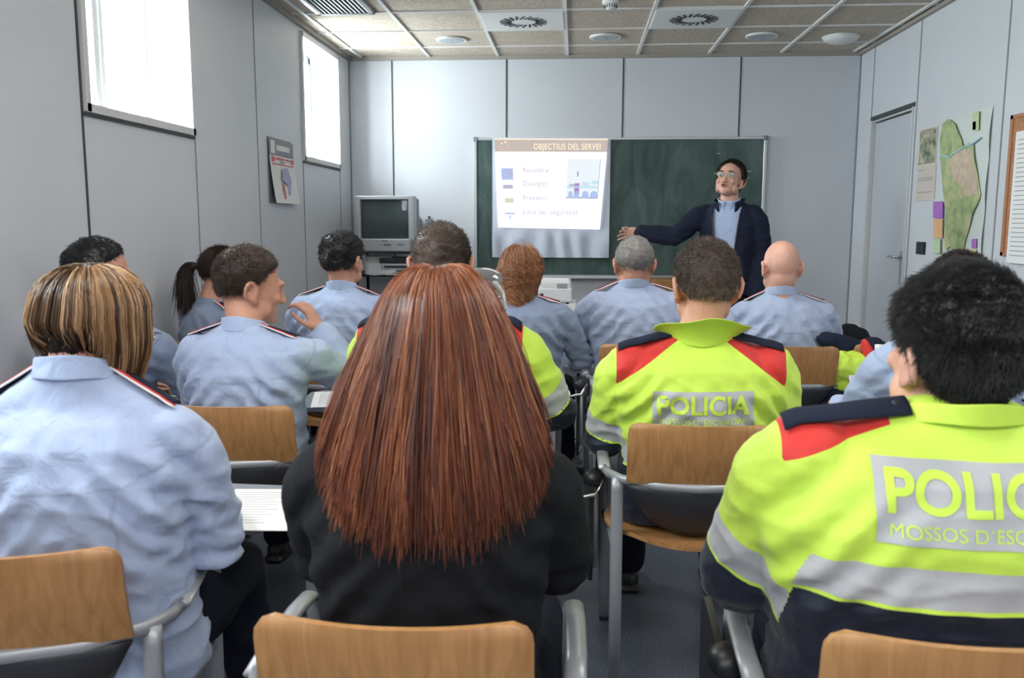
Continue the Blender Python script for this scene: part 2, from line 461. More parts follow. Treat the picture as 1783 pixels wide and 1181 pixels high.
# left wall with four openings; the thing is as thick as the window reveals
WY = [(-1.5, -0.5), (0.7, 1.7), (3.475, 4.49), (6.33, 7.315)]
WZ0, WZ1 = 1.835, 2.735
mb = MB(); T = .30
mb.box((XL - T / 2, (YB + YR) / 2, WZ0 / 2), (T, YB - YR + .4, WZ0))
mb.box((XL - T / 2, (YB + YR) / 2, (WZ1 + ZC) / 2), (T, YB - YR + .4, ZC - WZ1))
ys = [YR - .2] + [v for w in WY for v in w] + [YB + .2]
for a, b_ in zip(ys[::2], ys[1::2]): mb.box((XL - T / 2, (a + b_) / 2, (WZ0 + WZ1) / 2), (T, b_ - a, WZ1 - WZ0))
struct('wall_left', mb, M_WALL)
# right wall with the door recess
DY0, DY1, DZ = 6.45, 7.33, 2.2
mb = MB()
mb.box((XR + .1, (YR + DY0) / 2, ZC / 2), (.2, DY0 - YR, ZC)); mb.box((XR + .1, (DY1 + YB) / 2, ZC / 2), (.2, YB - DY1, ZC))
mb.box((XR + .1, (DY0 + DY1) / 2, (DZ + ZC) / 2), (.2, DY1 - DY0, ZC - DZ))
struct('wall_right', mb, M_WALL)
M_GLASS = pane_mat('window_glass')
for i, (a, b_) in enumerate(WY):
    t = empty('window_%d' % (i + 1), (XL, (a + b_) / 2, WZ0), kind='structure')
    w = b_ - a; h = WZ1 - WZ0
    f = MB(); s = .035  # wall side casing
    f.box((.004, 0, s / 2 - .012), (.03, w, s)); f.box((.004, 0, h - s / 2 + .012), (.03, w, s))
    for sy in (-1, 1): f.box((.004, sy * (w / 2 - s / 2 + .006), h / 2), (.03, s, h + .02))
    f.build('window_casing', M_WINF, t)
    f = MB(); s = .05; X = -.25
    f.box((X, 0, s / 2 + .01), (.05, w - .04, s)); f.box((X, 0, h - s / 2 - .01), (.05, w - .04, s))
    for sy in (-1, 1): f.box((X, sy * (w / 2 - s / 2 - .01), h / 2), (.05, s, h - .02))
    f.box((X + .006, .02, h / 2), (.055, .07, h - .04)); f.box((X + .03, .035, h / 2), (.03, .03, h - .06))
    f.build('window_frame', M_WINF, t)
    MB().box((X - .005, 0, h / 2), (.008, w - .06, h - .06)).build('window_pane', M_GLASS, t)
    MB().box((-.14, 0, -.0), (.27, w - .01, .012)).build('window_sill', M_WHITE, t)
    MB().box((.004, 0, -.022), (.012, w + .02, .012)).build('window_gap', M_SEAM, t)
n = [0]
def trim(mb, m):
    n[0] += 1; return struct('trim_%d' % n[0], mb, m)
for x in (-1.63, -.623, .385, 1.378): trim(MB().box((x, YB - .001, 1.4), (.012, .006, 2.76)), M_SEAM)
for y, z1 in ((3.46, ZC), (4.51, ZC), (5.42, ZC), (6.33, WZ0), (7.325, ZC), (2.4, ZC), (1.72, ZC), (.68, ZC)):
    trim(MB().box((XL + .001, y, z1 / 2), (.006, .012 if y < 4 else .007, z1)), M_SEAM if y < 4 else M_SEAML)
for y, z0 in ((7.35, 0), (6.40, 0), (5.13, 0), (4.0, 0), (2.8, 0)): trim(MB().box((XR - .001, y, z0 + ZC / 2), (.006, .012, ZC)), M_SEAML)
trim(MB().box((XR - .004, (DY0 + DY1) / 2, DZ + .01), (.012, DY1 - DY0 + .03, .03)), M_SEAM)
for x in (XL, XR): trim(MB().box((x, YB, ZC / 2), (.022, .022, ZC)), M_SEAML)
# perimeter angle under the ceiling
trim(MB().box(((XL + XR) / 2, YB - .015, ZC - .012), (XR - XL, .03, .035)), M_TRIM)
trim(MB().box((XR - .015, (YB + YR) / 2, ZC - .012), (.03, YB - YR, .035)), M_TRIM)
trim(MB().box((XL + .015, (YB + YR) / 2, ZC - .012), (.03, YB - YR, .035)), M_TRIM)
# ceiling T-bars
GX, GY = -1.896, 6.071
mb = MB()
for c in range(8): mb.box((GX + .6 * c, (YB + YR) / 2, ZC - .001), (.024, YB - YR, .012))
trim(mb, M_WHITE)
mb = MB()
for r_ in range(-13, 3): mb.box(((XL + XR) / 2, GY + .6 * r_, ZC + .001), (XR - XL, .012, .012))
trim(mb, M_WHITE)
# baseboards
for nm, c, d in (('baseboard_back', ((XL + XR) / 2, YB - .006, .04), (XR - XL, .012, .08)), ('baseboard_left', (XL + .006, (YB + YR) / 2, .04), (.012, YB - YR, .08)),
                 ('baseboard_right', (XR - .006, (DY0 + YR) / 2, .04), (.012, DY0 - YR, .08))):
    struct(nm, MB().box(c, d), M_SEAML)
# door
d = empty('door_1', (XR, (DY0 + DY1) / 2, 0), kind='structure')
w = DY1 - DY0
M_DOOR = mat('door_laminate', (0.52, 0.55, 0.60), 0.42, var=.01, vscale=3)
MB().box((.045, 0, DZ / 2 - .01), (.04, w - .05, DZ - .04), bev=.003).build('door_leaf', M_DOOR, d)
MB().box((.19, 0, DZ / 2), (.02, w, DZ)).build('door_backing', M_SEAM, d)
f = MB(); f.box((.02, -w / 2 + .008, DZ / 2), (.06, .022, DZ)); f.box((.02, w / 2 - .008, DZ / 2), (.06, .022, DZ)); f.box((.04, 0, DZ - .008), (.06, w, .022))
f.build('door_frame', M_WINF, d)
h = MB().box((.018, -w / 2 + .10, 1.05), (.012, .075, .25), bev=.004).build('handle_plate', M_STEEL, d)
hb = MB(); hb.tube([(.018, -w / 2 + .10, 1.13), (-.035, -w / 2 + .10, 1.13), (-.038, -w / 2 + .12, 1.13), (-.038, -w / 2 + .23, 1.13)], .010)
hb.build('door_handle', M_CHROME, d, True)
hb = MB()
for z in (1.86, .5): hb.tube([(-.006, w / 2 - .004, z - .06), (-.006, w / 2 - .004, z + .06)], .008)
hb.build('hinge', M_ALU, d, True)

# ------------------------------------------------------------------ ceiling fittings
M_SLOT = mat('slot_dark', (0.02, 0.025, 0.03), 0.7)
for k, (cx, lab) in enumerate(((GX + 1.5, 'white square ceiling air diffuser above the projected slide, ring of radial slots'), (GX + 2.7, 'white square ceiling air diffuser above the presenter side, ring of radial slots'))):
    t = empty('air_diffuser', (cx, GY + .3, ZC), label=lab, cat='air vent', group='swirl air diffusers in the ceiling')
    MB().box((0, 0, -.006), (.575, .575, .012), bev=.003).build('diffuser_plate', M_WHITE, t)
    mb = MB()
    for i in range(20):
        a = 2 * math.pi * i / 20; rr = .128
        mb.box((rr * math.cos(a), rr * math.sin(a), -.0135), (.085, .014, .004), rot=(0, 0, a + .35))
    mb.build('slots', M_SLOT, t)
t = empty('linear_grille', (GX + .3, GY - .3, ZC), label='louvred linear ceiling vent above the calendar wall', cat='air vent')
mb = MB()
for sx, w_ in ((-1, .04), (1, .04)): mb.box((sx * .185, 0, -.008), (.03, .58, .018))
mb.box((0, .275, -.008), (.4, .03, .018)); mb.box((0, -.275, -.008), (.4, .03, .018)); mb.build('grille_frame', M_ALU, t)
MB().box((0, 0, -.002), (.36, .55, .003)).build('backing', M_SLOT, t)
for i in range(12): MB().box((-.165 + .03 * i, 0, -.011), (.016, .53, .006), rot=(0, R(25), 0)).build('slat', M_ALU, t)
for x, y, lab in ((-1.003, 6.99, 'round white ceiling speaker nearest the windows'), (.204, 6.96, 'round white ceiling speaker between the two air diffusers'), (1.4, 6.99, 'round white ceiling speaker just before the domed light')):
    t = empty('ceiling_speaker', (x, y, ZC), label=lab, cat='ceiling speaker', group='round flush ceiling speakers')
    MB().disc((0, 0, -.010), .122, .012).build('rim', M_WHITE, t)
    MB().disc((0, 0, -.013), .100, .005).build('speaker_mesh', mat('speaker_grey', (.42, .46, .5), .6, bump=.5, bscale=300), t)
    MB().box((.0, 0, -.015), (.004, .05, .003)).build('latch', M_SEAML, t)
mb = MB().ell((0, 0, -.005), (.132, .132, .05), nu=32)
t = empty('dome_light', (2.017, 7.07, ZC), label='round domed white ceiling fitting near the door corner', cat='ceiling light')
mb.build('dome', M_WHITE, t, True); MB().disc((0, 0, -.012), .14, .014).build('rim', M_WHITE, t)
t = empty('smoke_detector', (.203, 5.87, ZC), label='small white smoke detector on the ceiling', cat='smoke detector')
MB().disc((0, 0, -.02), .055, .022).build('base', M_WHITE, t); MB().tube([(0, 0, -.018), (0, 0, -.05)], [.045, .03], 20).build('sensor_head', M_WHITE, t, True, )
mb = MB()
for i in range(14):
    a = 2 * math.pi * i / 14; mb.box((.040 * math.cos(a), .040 * math.sin(a), -.033), (.006, .004, .02), rot=(0, 0, a))
mb.build('vent_slots', M_SLOT, t)
for (x, y) in ((-1.0, -0.9), (0.2, -0.9), (1.4, -0.9), (-1.0, 1.5), (1.4, 1.5), (0.2, 3.9)):  # unseen glowing panels added to go with the fill lights
    t = empty('added_fill_panel', (x, y, ZC), label='added ceiling fill panel, out of view', cat='ceiling light', group='added fill panels over the seats')
    mb = MB()
    for sx in (-1, 1): mb.box((sx * .58, 0, -.01), (.03, .58, .03))
    for sy in (-1, 1): mb.box((0, sy * .28, -.01), (1.18, .03, .03))
    mb.build('fill_frame', M_WHITE, t); MB().box((0, 0, -.001), (1.13, .54, .004)).build('fill_diffuser', emat('fill_glow', (1, .96, .92), 1.5), t)

# ------------------------------------------------------------------ blackboard, sheet, projected slide
def board_mat():
    m = bpy.data.materials.new('green_board'); m.use_nodes = True
    nt = m.node_tree; b = nt.nodes['Principled BSDF']; L = nt.links
    b.inputs['Roughness'].default_value = 0.5; b.inputs['Specular IOR Level'].default_value = .3
    tc = nt.nodes.new('ShaderNodeTexCoord'); mp = nt.nodes.new('ShaderNodeMapping'); mp.inputs['Scale'].default_value = (2.2, 1, .8); mp.inputs['Rotation'].default_value = (0, .5, 0)
    L.new(tc.outputs['Object'], mp.inputs[0])
    n = nt.nodes.new('ShaderNodeTexNoise'); n.inputs['Scale'].default_value = 2.4; n.inputs['Detail'].default_value = 9; n.inputs['Roughness'].default_value = .65; n.inputs['Distortion'].default_value = 1.2
    L.new(mp.outputs[0], n.inputs['Vector'])
    r = nt.nodes.new('ShaderNodeValToRGB'); r.color_ramp.elements[0].position = 0.36; r.color_ramp.elements[1].position = 0.80
    r.color_ramp.elements[0].color = (0.032, 0.066, 0.060, 1); r.color_ramp.elements[1].color = (0.12, 0.17, 0.165, 1)
    L.new(n.outputs['Fac'], r.inputs[0]); L.new(r.outputs[0], b.inputs['Base Color'])
    return m
bx0, bx1, bz0, bz1 = -.905, 1.615, .893, 2.106
bb = empty('blackboard', ((bx0 + bx1) / 2, YB, bz0), label='large green chalkboard with aluminium frame on the back wall', cat='blackboard')
cx = (bx0 + bx1) / 2
MB().box((0, -.02, (bz1 - bz0) / 2), (bx1 - bx0 - .02, .022, bz1 - bz0 - .02)).build('writing_surface', board_mat(), bb)
f = MB(); W_, H_ = bx1 - bx0, bz1 - bz0
for z in (.01, H_ - .01): f.box((0, -.024, z), (W_, .036, .022), bev=.004)
for x in (-W_ / 2 + .012, W_ / 2 - .012): f.box((x, -.024, H_ / 2), (.026, .036, H_), bev=.004)
f.build('frame', M_ALU, bb)
MB().box((0, -.06, -.003), (W_ - .1, .08, .012), bev=.004).build('chalk_tray', M_ALU, bb)
for x in (-W_ / 2 + .015, W_ / 2 - .015):
    for z in (.012, H_ - .012): MB().box((x, -.026, z), (.042, .042, .042), bev=.008).build('corner_cap', M_GREYP, bb)
for (px, py, w_) in ((1300, 299, .07), (1299, 310, .05), (1250, 268, .03)):
    p = at(px, py, YB); MB().box((p.x - cx, -.033, p.z - bz0), (w_, .001, .006)).build('chalk_mark', mat('chalk', (.4, .45, .45), .9), bb)

sheet = empty('paper_sheet', (-.23, YB - .036, 1.068), label='large white paper sheet hung on the chalkboard as projection screen', cat='projection screen')
gv = []; gf = []; nx, nz = 60, 60
x0, x1, z1s = -.743 + .23, .286 + .23, 2.108 - 1.068
for j in range(nz + 1):
    v = j / nz
    for i in range(nx + 1):
        u = i / nx; k = (1 - v) ** 1.5
        y = -.006 - .011 * (1 + math.sin(u * 34 + 1.5 * math.sin(v * 6 + u * 9))) * min(1, max(0, .27 - v) / .12) - .004 * (1 - v)
        gv.append((x0 + (x1 - x0) * u, y if v > 0 else y, z1s * v))
for j in range(nz):
    for i in range(nx):
        a = j * (nx + 1) + i; gf.append((a, a + 1, a + nx + 2, a + nx + 1))
so = from_np('sheet', gv, gf, mat('sheet_paper', (.62, .66, .78), .75), sheet)
# projected picture as self-glowing panels; the projector itself casts no light
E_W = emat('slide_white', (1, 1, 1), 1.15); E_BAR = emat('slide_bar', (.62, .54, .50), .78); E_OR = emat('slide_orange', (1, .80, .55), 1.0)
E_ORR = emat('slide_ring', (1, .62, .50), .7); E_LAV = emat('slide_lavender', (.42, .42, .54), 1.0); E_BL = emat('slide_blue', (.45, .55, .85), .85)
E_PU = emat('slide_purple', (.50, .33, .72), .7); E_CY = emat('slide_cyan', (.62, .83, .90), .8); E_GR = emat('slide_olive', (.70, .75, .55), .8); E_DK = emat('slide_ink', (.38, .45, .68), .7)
def sp(u, v):  # slide coords: u,v 0..1 (v down) -> sheet-local, keystone
    tl, tr, bl, br = (-.722, 2.098), (.262, 2.092), (-.690, 1.331), (.203, 1.316)
    x = (tl[0] * (1 - u) + tr[0] * u) * (1 - v) + (bl[0] * (1 - u) + br[0] * u) * v
    z = (tl[1] * (1 - u) + tr[1] * u) * (1 - v) + (bl[1] * (1 - u) + br[1] * u) * v
    return x + .23, z - 1.068
def spoly(name, pts, m, off, parent):
    mb = MB(); mb.add([(sp(u, v)[0], -.024 - off, sp(u, v)[1]) for u, v in pts], [tuple(range(len(pts)))])
    return mb.build(name, m, parent)
rect = lambda a, b_, c, d_: [(a, b_), (c, b_), (c, d_), (a, d_)]
sl = spoly('glowing_slide', rect(0, .145, 1, 1), E_W, 0, sheet)
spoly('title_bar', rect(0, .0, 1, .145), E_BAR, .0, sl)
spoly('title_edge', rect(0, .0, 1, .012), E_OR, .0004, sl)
def stext(txt, u, v, size, m, bold=0, sx=1, name='slide_text'):
    vs, fs = text_mesh(txt, size, bold, 'LEFT', sx, 1.08)
    x, z = sp(u, v); mb = MB(); mb.add([(x + a, -.0252, z + b_ - a * .006) for a, b_ in vs], fs)
    me = bpy.data.meshes.new(name); me.from_pydata(mb.v, [], mb.f); me.materials.append(m)
    o = bpy.data.objects.new(name, me); COL.objects.link(o); o.parent = sl
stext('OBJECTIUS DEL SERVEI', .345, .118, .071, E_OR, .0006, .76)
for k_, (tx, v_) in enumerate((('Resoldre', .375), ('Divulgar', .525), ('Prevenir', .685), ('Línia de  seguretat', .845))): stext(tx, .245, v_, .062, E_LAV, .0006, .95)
ring = []
for i in range(17): a = R(185 + i * 17.0 * .98); ring.append((.078 + .043 * math.cos(a), .068 - .055 * math.sin(a)))
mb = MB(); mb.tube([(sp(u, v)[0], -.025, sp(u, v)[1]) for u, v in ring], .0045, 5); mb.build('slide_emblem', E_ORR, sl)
mb = MB()
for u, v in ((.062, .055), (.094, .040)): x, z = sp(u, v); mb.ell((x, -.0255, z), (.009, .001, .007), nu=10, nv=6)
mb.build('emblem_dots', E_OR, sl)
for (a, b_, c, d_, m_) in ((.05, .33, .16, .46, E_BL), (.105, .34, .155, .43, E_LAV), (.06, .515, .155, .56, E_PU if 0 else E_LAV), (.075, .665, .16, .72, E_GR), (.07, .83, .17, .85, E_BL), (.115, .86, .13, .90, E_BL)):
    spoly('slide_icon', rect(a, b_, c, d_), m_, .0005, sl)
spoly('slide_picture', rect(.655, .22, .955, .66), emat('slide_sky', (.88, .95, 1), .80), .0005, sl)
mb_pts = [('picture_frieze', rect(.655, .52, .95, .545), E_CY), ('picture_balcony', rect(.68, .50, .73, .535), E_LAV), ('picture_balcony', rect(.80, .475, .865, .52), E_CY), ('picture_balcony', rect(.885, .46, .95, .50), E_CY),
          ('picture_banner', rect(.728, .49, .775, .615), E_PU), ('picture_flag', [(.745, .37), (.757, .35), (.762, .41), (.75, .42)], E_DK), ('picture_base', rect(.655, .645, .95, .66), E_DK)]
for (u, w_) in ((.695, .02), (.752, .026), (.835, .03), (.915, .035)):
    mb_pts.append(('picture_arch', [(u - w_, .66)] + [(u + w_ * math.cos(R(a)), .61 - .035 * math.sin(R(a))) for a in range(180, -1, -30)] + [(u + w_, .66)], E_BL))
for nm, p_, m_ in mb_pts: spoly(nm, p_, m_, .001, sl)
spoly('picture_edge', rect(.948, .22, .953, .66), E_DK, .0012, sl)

# ------------------------------------------------------------------ things on the walls
def wall_panel(name, y0, y1, z0, z1, th, m, lab, cat, side='R', curl=0):
    X = XR if side == 'R' else XL; s = -1 if side == 'R' else 1
    t = empty(name, (X, (y0 + y1) / 2, z0), label=lab, cat=cat)
    return t, s
def onwall(parent, name, y0, y1, z0, z1, off, th, m, s=-1):
    return MB().box((s * (off + th / 2), (y0 + y1) / 2, (z0 + z1) / 2), (th, abs(y1 - y0), z1 - z0)).build(name, m, parent)
# region map
def map_mat():
    m = bpy.data.materials.new('map_ink'); m.use_nodes = True
    nt = m.node_tree; b = nt.nodes['Principled BSDF']; L = nt.links; b.inputs['Roughness'].default_value = .7
    tc = nt.nodes.new('ShaderNodeTexCoord'); n = nt.nodes.new('ShaderNodeTexNoise'); n.inputs['Scale'].default_value = 9; n.inputs['Detail'].default_value = 8; n.inputs['Roughness'].default_value = .7
    L.new(tc.outputs['Object'], n.inputs['Vector'])
    r = nt.nodes.new('ShaderNodeValToRGB'); el = r.color_ramp.elements
    el[0].position = .32; el[0].color = (.16, .22, .12, 1); el[1].position = .72; el[1].color = (.62, .50, .36, 1)
    for p, c in ((.45, (.33, .42, .20)), (.53, (.42, .50, .26)), (.60, (.55, .52, .28))): e = el.new(p); e.color = c + (1,)
    L.new(n.outputs['Fac'], r.inputs[0]); L.new(r.outputs[0], b.inputs['Base Color'])
    return m
MI = map_mat()
my0, my1, mz0, mz1 = 5.93, 5.25, 1.165, 2.045
t = empty('wall_map', (XR, 5.59, mz0), label='tall green regional map taped to the right wall beside the door', cat='map')
def mp_(u, v): return ((.34 - .68 * u), (mz1 - mz0) * (1 - v))
vs = []; fs = []
for j in range(13):
    for i in range(9):
        u, v = i / 8, j / 12; y, z = mp_(u, v); vs.append((-.004 - .010 * u * u * abs(math.sin(v * 9)), y, z))
for j in range(12):
    for i in range(8): a = j * 9 + i; fs.append((a, a + 1, a + 10, a + 9))
from_np('map_sheet', vs, fs, mat('map_paper', (.62, .68, .66), .7), t)
outl = [(300,125),(250,160),(232,260),(232,400),(250,540),(262,650),(275,750),(290,790),(280,900),(270,1000),(285,1080),(320,1050),(335,1070),(385,1120),(425,1090),(440,1000),(470,900),(490,800),(535,700),(545,660),(520,520),(495,400),(490,310),(455,295),(410,320),(400,270),(375,220),(350,160)]
def uv(x, y):
    u = (x - (240 - .07 * (y - 130))) / (355 + .02 * (y - 130)); return u, (y - 130 + 90 * u) / (1000 + 90 * u)
def mpoly(name, pts, m, off=.0175):
    mb = MB(); mb.prism([mp_(*uv(*p)) for p in pts], (-off, 0, 0), (0, 1, 0), (0, 0, 1), (-.0006, 0, 0)); return mb.build(name, m, t)
mpoly('map_region', outl, MI)
mpoly('map_valley', [(380, 350), (480, 340), (500, 480), (530, 660), (440, 680), (400, 600), (330, 560), (320, 420)], mat('map_pink', (.58, .47, .36), .7, var=.15, vscale=30), .019)
mb = MB(); rv = [(235, 385), (270, 395), (310, 400), (350, 370), (400, 345), (430, 320), (470, 310), (500, 290), (540, 260)]
mb.tube([(-.0205, *mp_(*uv(*p))) for p in rv], .006, 6); mb.build('map_river', mat('map_blue', (.40, .62, .72), .7), t)
for nm, bx_, c in (('map_legend', (180, 730, 262, 852), (.42, .16, .55)), ('map_legend', (186, 858, 262, 998), (.72, .42, .22)), ('map_legend', (182, 1008, 245, 1112), (.50, .66, .40)), ('map_legend', (490, 985, 525, 1050), (.42, .16, .55)),
                   ('map_legend', (475, 1060, 522, 1132), (.72, .64, .35)), ('map_legend', (480, 80, 525, 210), (.52, .62, .35)), ('map_legend', (483, 150, 505, 205), (.70, .52, .15))):
    a, b_, c_, d_ = bx_; mpoly(nm, [(a, b_), (c_, b_ - 8), (c_, d_ - 4), (a, d_)], mat('legend_%d%d' % (a, b_), c, .7, var=.12, vscale=50), .0195)
# small coloured map
p0, p1 = at(1603, 234, 6.31), at(1634, 278, 6.0)
t = empty('photo_print', (XR, 6.165, 1.765), label='small aerial map print taped above the beige note', cat='picture')
onwall(t, 'print_sheet', -.155, .155, 0, .255, .002, .002, mat('print_border', (.66, .60, .52), .7))
onwall(t, 'print_image', -.145, .13, .012, .245, .004, .001, mat('aerial', (.55, .50, .36), .7, vscale=17, col2=(.07, .13, .09)))
t = empty('note_sheet', (XR, 6.15, 1.53), label='beige printed note taped below the small aerial map', cat='note')
onwall(t, 'note_paper', -.155, .155, 0, .235, .002, .002, mat('beige_paper', (.60, .54, .49), .75))
for z_ in (.205, .15, .135, .055): onwall(t, 'printed_line', -.12 if z_ != .205 else .05, .14, z_, z_ + .005, .004, .0008, M_SEAML)
t = empty('light_switch', (XR, 6.16, 1.165), label='black double light switch plate beside the door', cat='light switch')
onwall(t, 'switch_plate', -.075, .075, 0, .085, 0, .008, M_BLACK)
for y_ in (-.034, .034): onwall(t, 'rocker', y_ - .03, y_ + .03, .012, .073, .008, .004, M_DARKP)
# cork board with lists
M_CORK = mat('cork', (.42, .20, .10), .85, var=.25, vscale=60)
t = empty('notice_board', (XR, 4.5, 1.2), label='cork notice board with pinned printed lists at the right edge', cat='notice board')
onwall(t, 'cork_panel', -.48, .49, .02, .74, 0, .015, M_CORK)
f = MB()
for y0_, y1_, z0_, z1_ in ((.47, .50, 0, .76), (-.50, -.47, 0, .76), (-.5, .5, .74, .76), (-.5, .5, 0, .02)): f.box((-.011, (y0_ + y1_) / 2, (z0_ + z1_) / 2), (.022, y1_ - y0_, z1_ - z0_))
f.build('board_frame', mat('cork_frame', (.40, .19, .10), .6), t)
pp = onwall(t, 'list_sheet', .02, .42, -.035, .665, .022, .002, M_PAPER)
for k in range(26):
    z_ = .62 - k * .0245; L_ = random.Random(k).uniform(.12, .3)
    MB().box((-.0246, .39 - L_ / 2, z_), (.0006, L_, .004)).build('printed_line', M_SEAML, pp)
onwall(t, 'list_sheet', -.42, -.02, .03, .665, .016, .002, M_PAPER)
# calendar on the left wall
t = empty('wall_calendar', (XL, 5.83, 1.50), label='hanging wall calendar with grey header and red band on the left wall', cat='calendar')
def cal(name, y0, y1, z0, z1, off, m): return MB().box((off, (y0 + y1) / 2, (z0 + z1) / 2), (.0012, y1 - y0, z1 - z0)).build(name, m, t)
cal('calendar_back', -.24, .23, 0, .43, .003, M_GREYP)
vs = []; fs = []
for j in range(9):
    v = j / 8
    for i in range(7): u = i / 6; vs.append((.008 + .035 * (1 - v) ** 2, -.235 + .49 * u + .02 * (1 - v), .0 + .42 * v))
for j in range(8):
    for i in range(6): a = j * 7 + i; fs.append((a, a + 1, a + 8, a + 7))
from_np('calendar_page', vs, fs, M_PAPER, t)
cal('calendar_header', -.235, .245, .315, .42, .012, mat('cal_grey', (.28, .28, .32), .7))
cal('header_emblem', -.21, -.13, .325, .41, .0135, M_PAPER); cal('header_script', -.10, .16, .35, .385, .0135, M_PAPER)
M_CR = mat('cal_red', (.62, .14, .13), .7); M_CB = mat('cal_blue', (.42, .44, .62), .7)
cal('red_band', -.20, .235, .255, .262, .016, M_CR)
for y_ in (-.2, .185): cal('red_block', y_, y_ + .05, .272, .305, .017, M_CR)
cal('month_word', -.12, .04, .29, .302, .017, M_CR); cal('month_word', .07, .15, .29, .302, .017, M_CR); cal('month_name', -.05, .05, .268, .28, .018, M_SEAML)
mb = MB(); mb.prism([(-.04, .23), (.05, .24), (.13, .16), (.10, .03), (.05, .02), (.06, .12), (-.06, .16)], (.03, 0, 0), (0, 1, 0), (0, 0, 1), (.004, 0, 0)); mb.build('calendar_picture', M_CB, t)
mb = MB(); mb.prism([(-.06, .14), (-.04, .14), (.0, .03), (-.03, .03)], (.036, 0, 0), (0, 1, 0), (0, 0, 1), (.003, 0, 0)); mb.build('calendar_figure', M_CR, t)
# two wall boxes left of the chalkboard
for px, lab in ((729.5, 'small grey wall box with black knob beside the television'), (748, 'small grey wall box with black knob nearer the chalkboard')):
    p = at(px, 400, YB)
    t = empty('wall_box', (p.x, YB, p.z), label=lab, cat='wall box', group='grey wall boxes with knobs')
    w_ = .045 if px < 740 else .06
    MB().box((0, -.02, .04), (w_, .04, .11), bev=.004).build('box_body', M_GREYP, t); MB().tube([(0, -.02, .095), (0, -.02, .108)], .007).build('stem', M_BLACK, t); MB().ell((0, -.02, .112), (.013, .013, .008)).build('knob', M_BLACK, t, True)

# ------------------------------------------------------------------ television on its cart
tvx = (at(617, 400, 7.1).x + at(723, 400, 7.1).x) / 2; TW = at(723, 400, 7.1).x - at(617, 400, 7.1).x
tz0, tz1 = at(670, 438, 7.1).z, at(670, 341, 7.1).z; TH = tz1 - tz0
cart = empty('television_cart', (tvx + .05, 7.35, 0), label='black wheeled television cart with shelves under the television', cat='cart')
for z_, nm in ((tz0 - .012, 'top_shelf'), (at(650, 480, 7.1).z, 'shelf'), (.18, 'shelf')): MB().box((0, 0, z_ - .0), (.72 if nm == 'shelf' else .66, .5, .022), bev=.004).build(nm, M_BLACK, cart)
for sx in (-1, 1):
    for sy in (-1, 1): MB().tube([(sx * .31, sy * .2, .04), (sx * .31, sy * .2, tz0 - .02)], .013).build('leg', M_BLACK, cart, True); MB().tube([(sx * .31 - .012, sy * .2, .03), (sx * .31 + .012, sy * .2, .03)], .03).build('caster', M_BLACK, cart, True)
tv = empty('television', (tvx, 7.1, tz0), rz=R(-4), label='silver tube television with dark blank screen on the cart', cat='television')
M_TV = mat('tv_silver', (.42, .43, .46), .35, metal=.25)
f = MB(); sh = TH * .70; sw = TW * .80
zc = TH * .58
f.box((-TW / 2 + (TW - sw) / 4, 0.03, TH / 2), ((TW - sw) / 2, .08, TH), bev=.01); f.box((TW / 2 - (TW - sw) / 4, 0.03, TH / 2), ((TW - sw) / 2, .08, TH), bev=.01)
f.box((0, .03, (zc - sh / 2) / 2), (TW - .01, .08, zc - sh / 2), bev=.008); f.box((0, .03, (TH + zc + sh / 2) / 2), (TW - .01, .08, TH - zc - sh / 2), bev=.006)
f.build('bezel', M_TV, tv)
mb = MB(); mb.ell((0, .05, zc), (sw * .62, .045, sh * .70), nu=40, nv=30); 
mb = MB(); vs = []; fs = []
for j in range(13):
    for i in range(17):
        u, v = i / 8 - 1, j / 6 - 1; vs.append((u * sw / 2 * 1.0, .012 + .02 * (u * u + v * v) * .5, zc + v * sh / 2))
for j in range(12):
    for i in range(16): a = j * 17 + i; fs.append((a, a + 1, a + 18, a + 17))
from_np('screen', vs, fs, mat('crt_glass', (.035, .05, .05), .08, coat=.5), tv)
mb = MB(); mb.tube([(0, .06, TH * .5), (0, .2, TH * .5), (0, .40, TH * .48)], [TW * .55, TW * .50, TW * .28], 4, flat=(1, .75)); 
mb = MB(); mb.box((0, .14, TH * .5), (TW * .94, .18, TH * .94), bev=.02); mb.box((0, .28, TH * .45), (TW * .66, .2, TH * .7), bev=.04); mb.build('rear_housing', M_GREYP, tv)
mb = MB()
for k in range(4): mb.box((.0 + k * .016, -.0115, TH * .12), (.009, .006, .012))
mb.box((-.03, -.0115, TH * .12), (.006, .006, .008)); mb.build('buttons', M_BLACK, tv)
MB().box((.0, -.0112, TH * .19), (.055, .004, .007)).build('badge', M_DARKP, tv)
MB().ell((TW * .27, -.009, TH * .13), (.035, .004, .012)).build('speaker_grille', M_GREYP, tv)
zs = at(650, 480, 7.1).z + .011
vcr = empty('video_recorder', (tvx + .14, 7.2, zs), label='pale grey video recorder on the cart shelf', cat='video recorder')
MB().box((0, 0, .05), (.34, .28, .08), bev=.005).build('case', mat('vcr_grey', (.35, .37, .4), .4), vcr); MB().box((0, -.142, .065), (.28, .004, .018)).build('tape_slot', M_BLACK, vcr)
MB().box((0, -.142, .03), (.10, .004, .01)).build('display', M_BLACK, vcr)
box2 = MB().box((tvx + .13, 7.25, zs + .115), (.36, .30, .045), bev=.005).build('dvd_player', M_BLACK); setp(box2, 'flat black player stacked on the video recorder', 'dvd player')
vs = []; fs = []
for j in range(9):
    v = j / 8
    for i in range(7): u = i / 6; vs.append((-.15 + .22 * u + .05 * v * (u > .5) + .03 * v, -.03 - .16 * v, .15 * (1 - v) ** 1.3 + .006 + .012 * math.sin(u * 5 + v * 3) * v))
for j in range(8):
    for i in range(6): a = j * 7 + i; fs.append((a, a + 1, a + 8, a + 7))
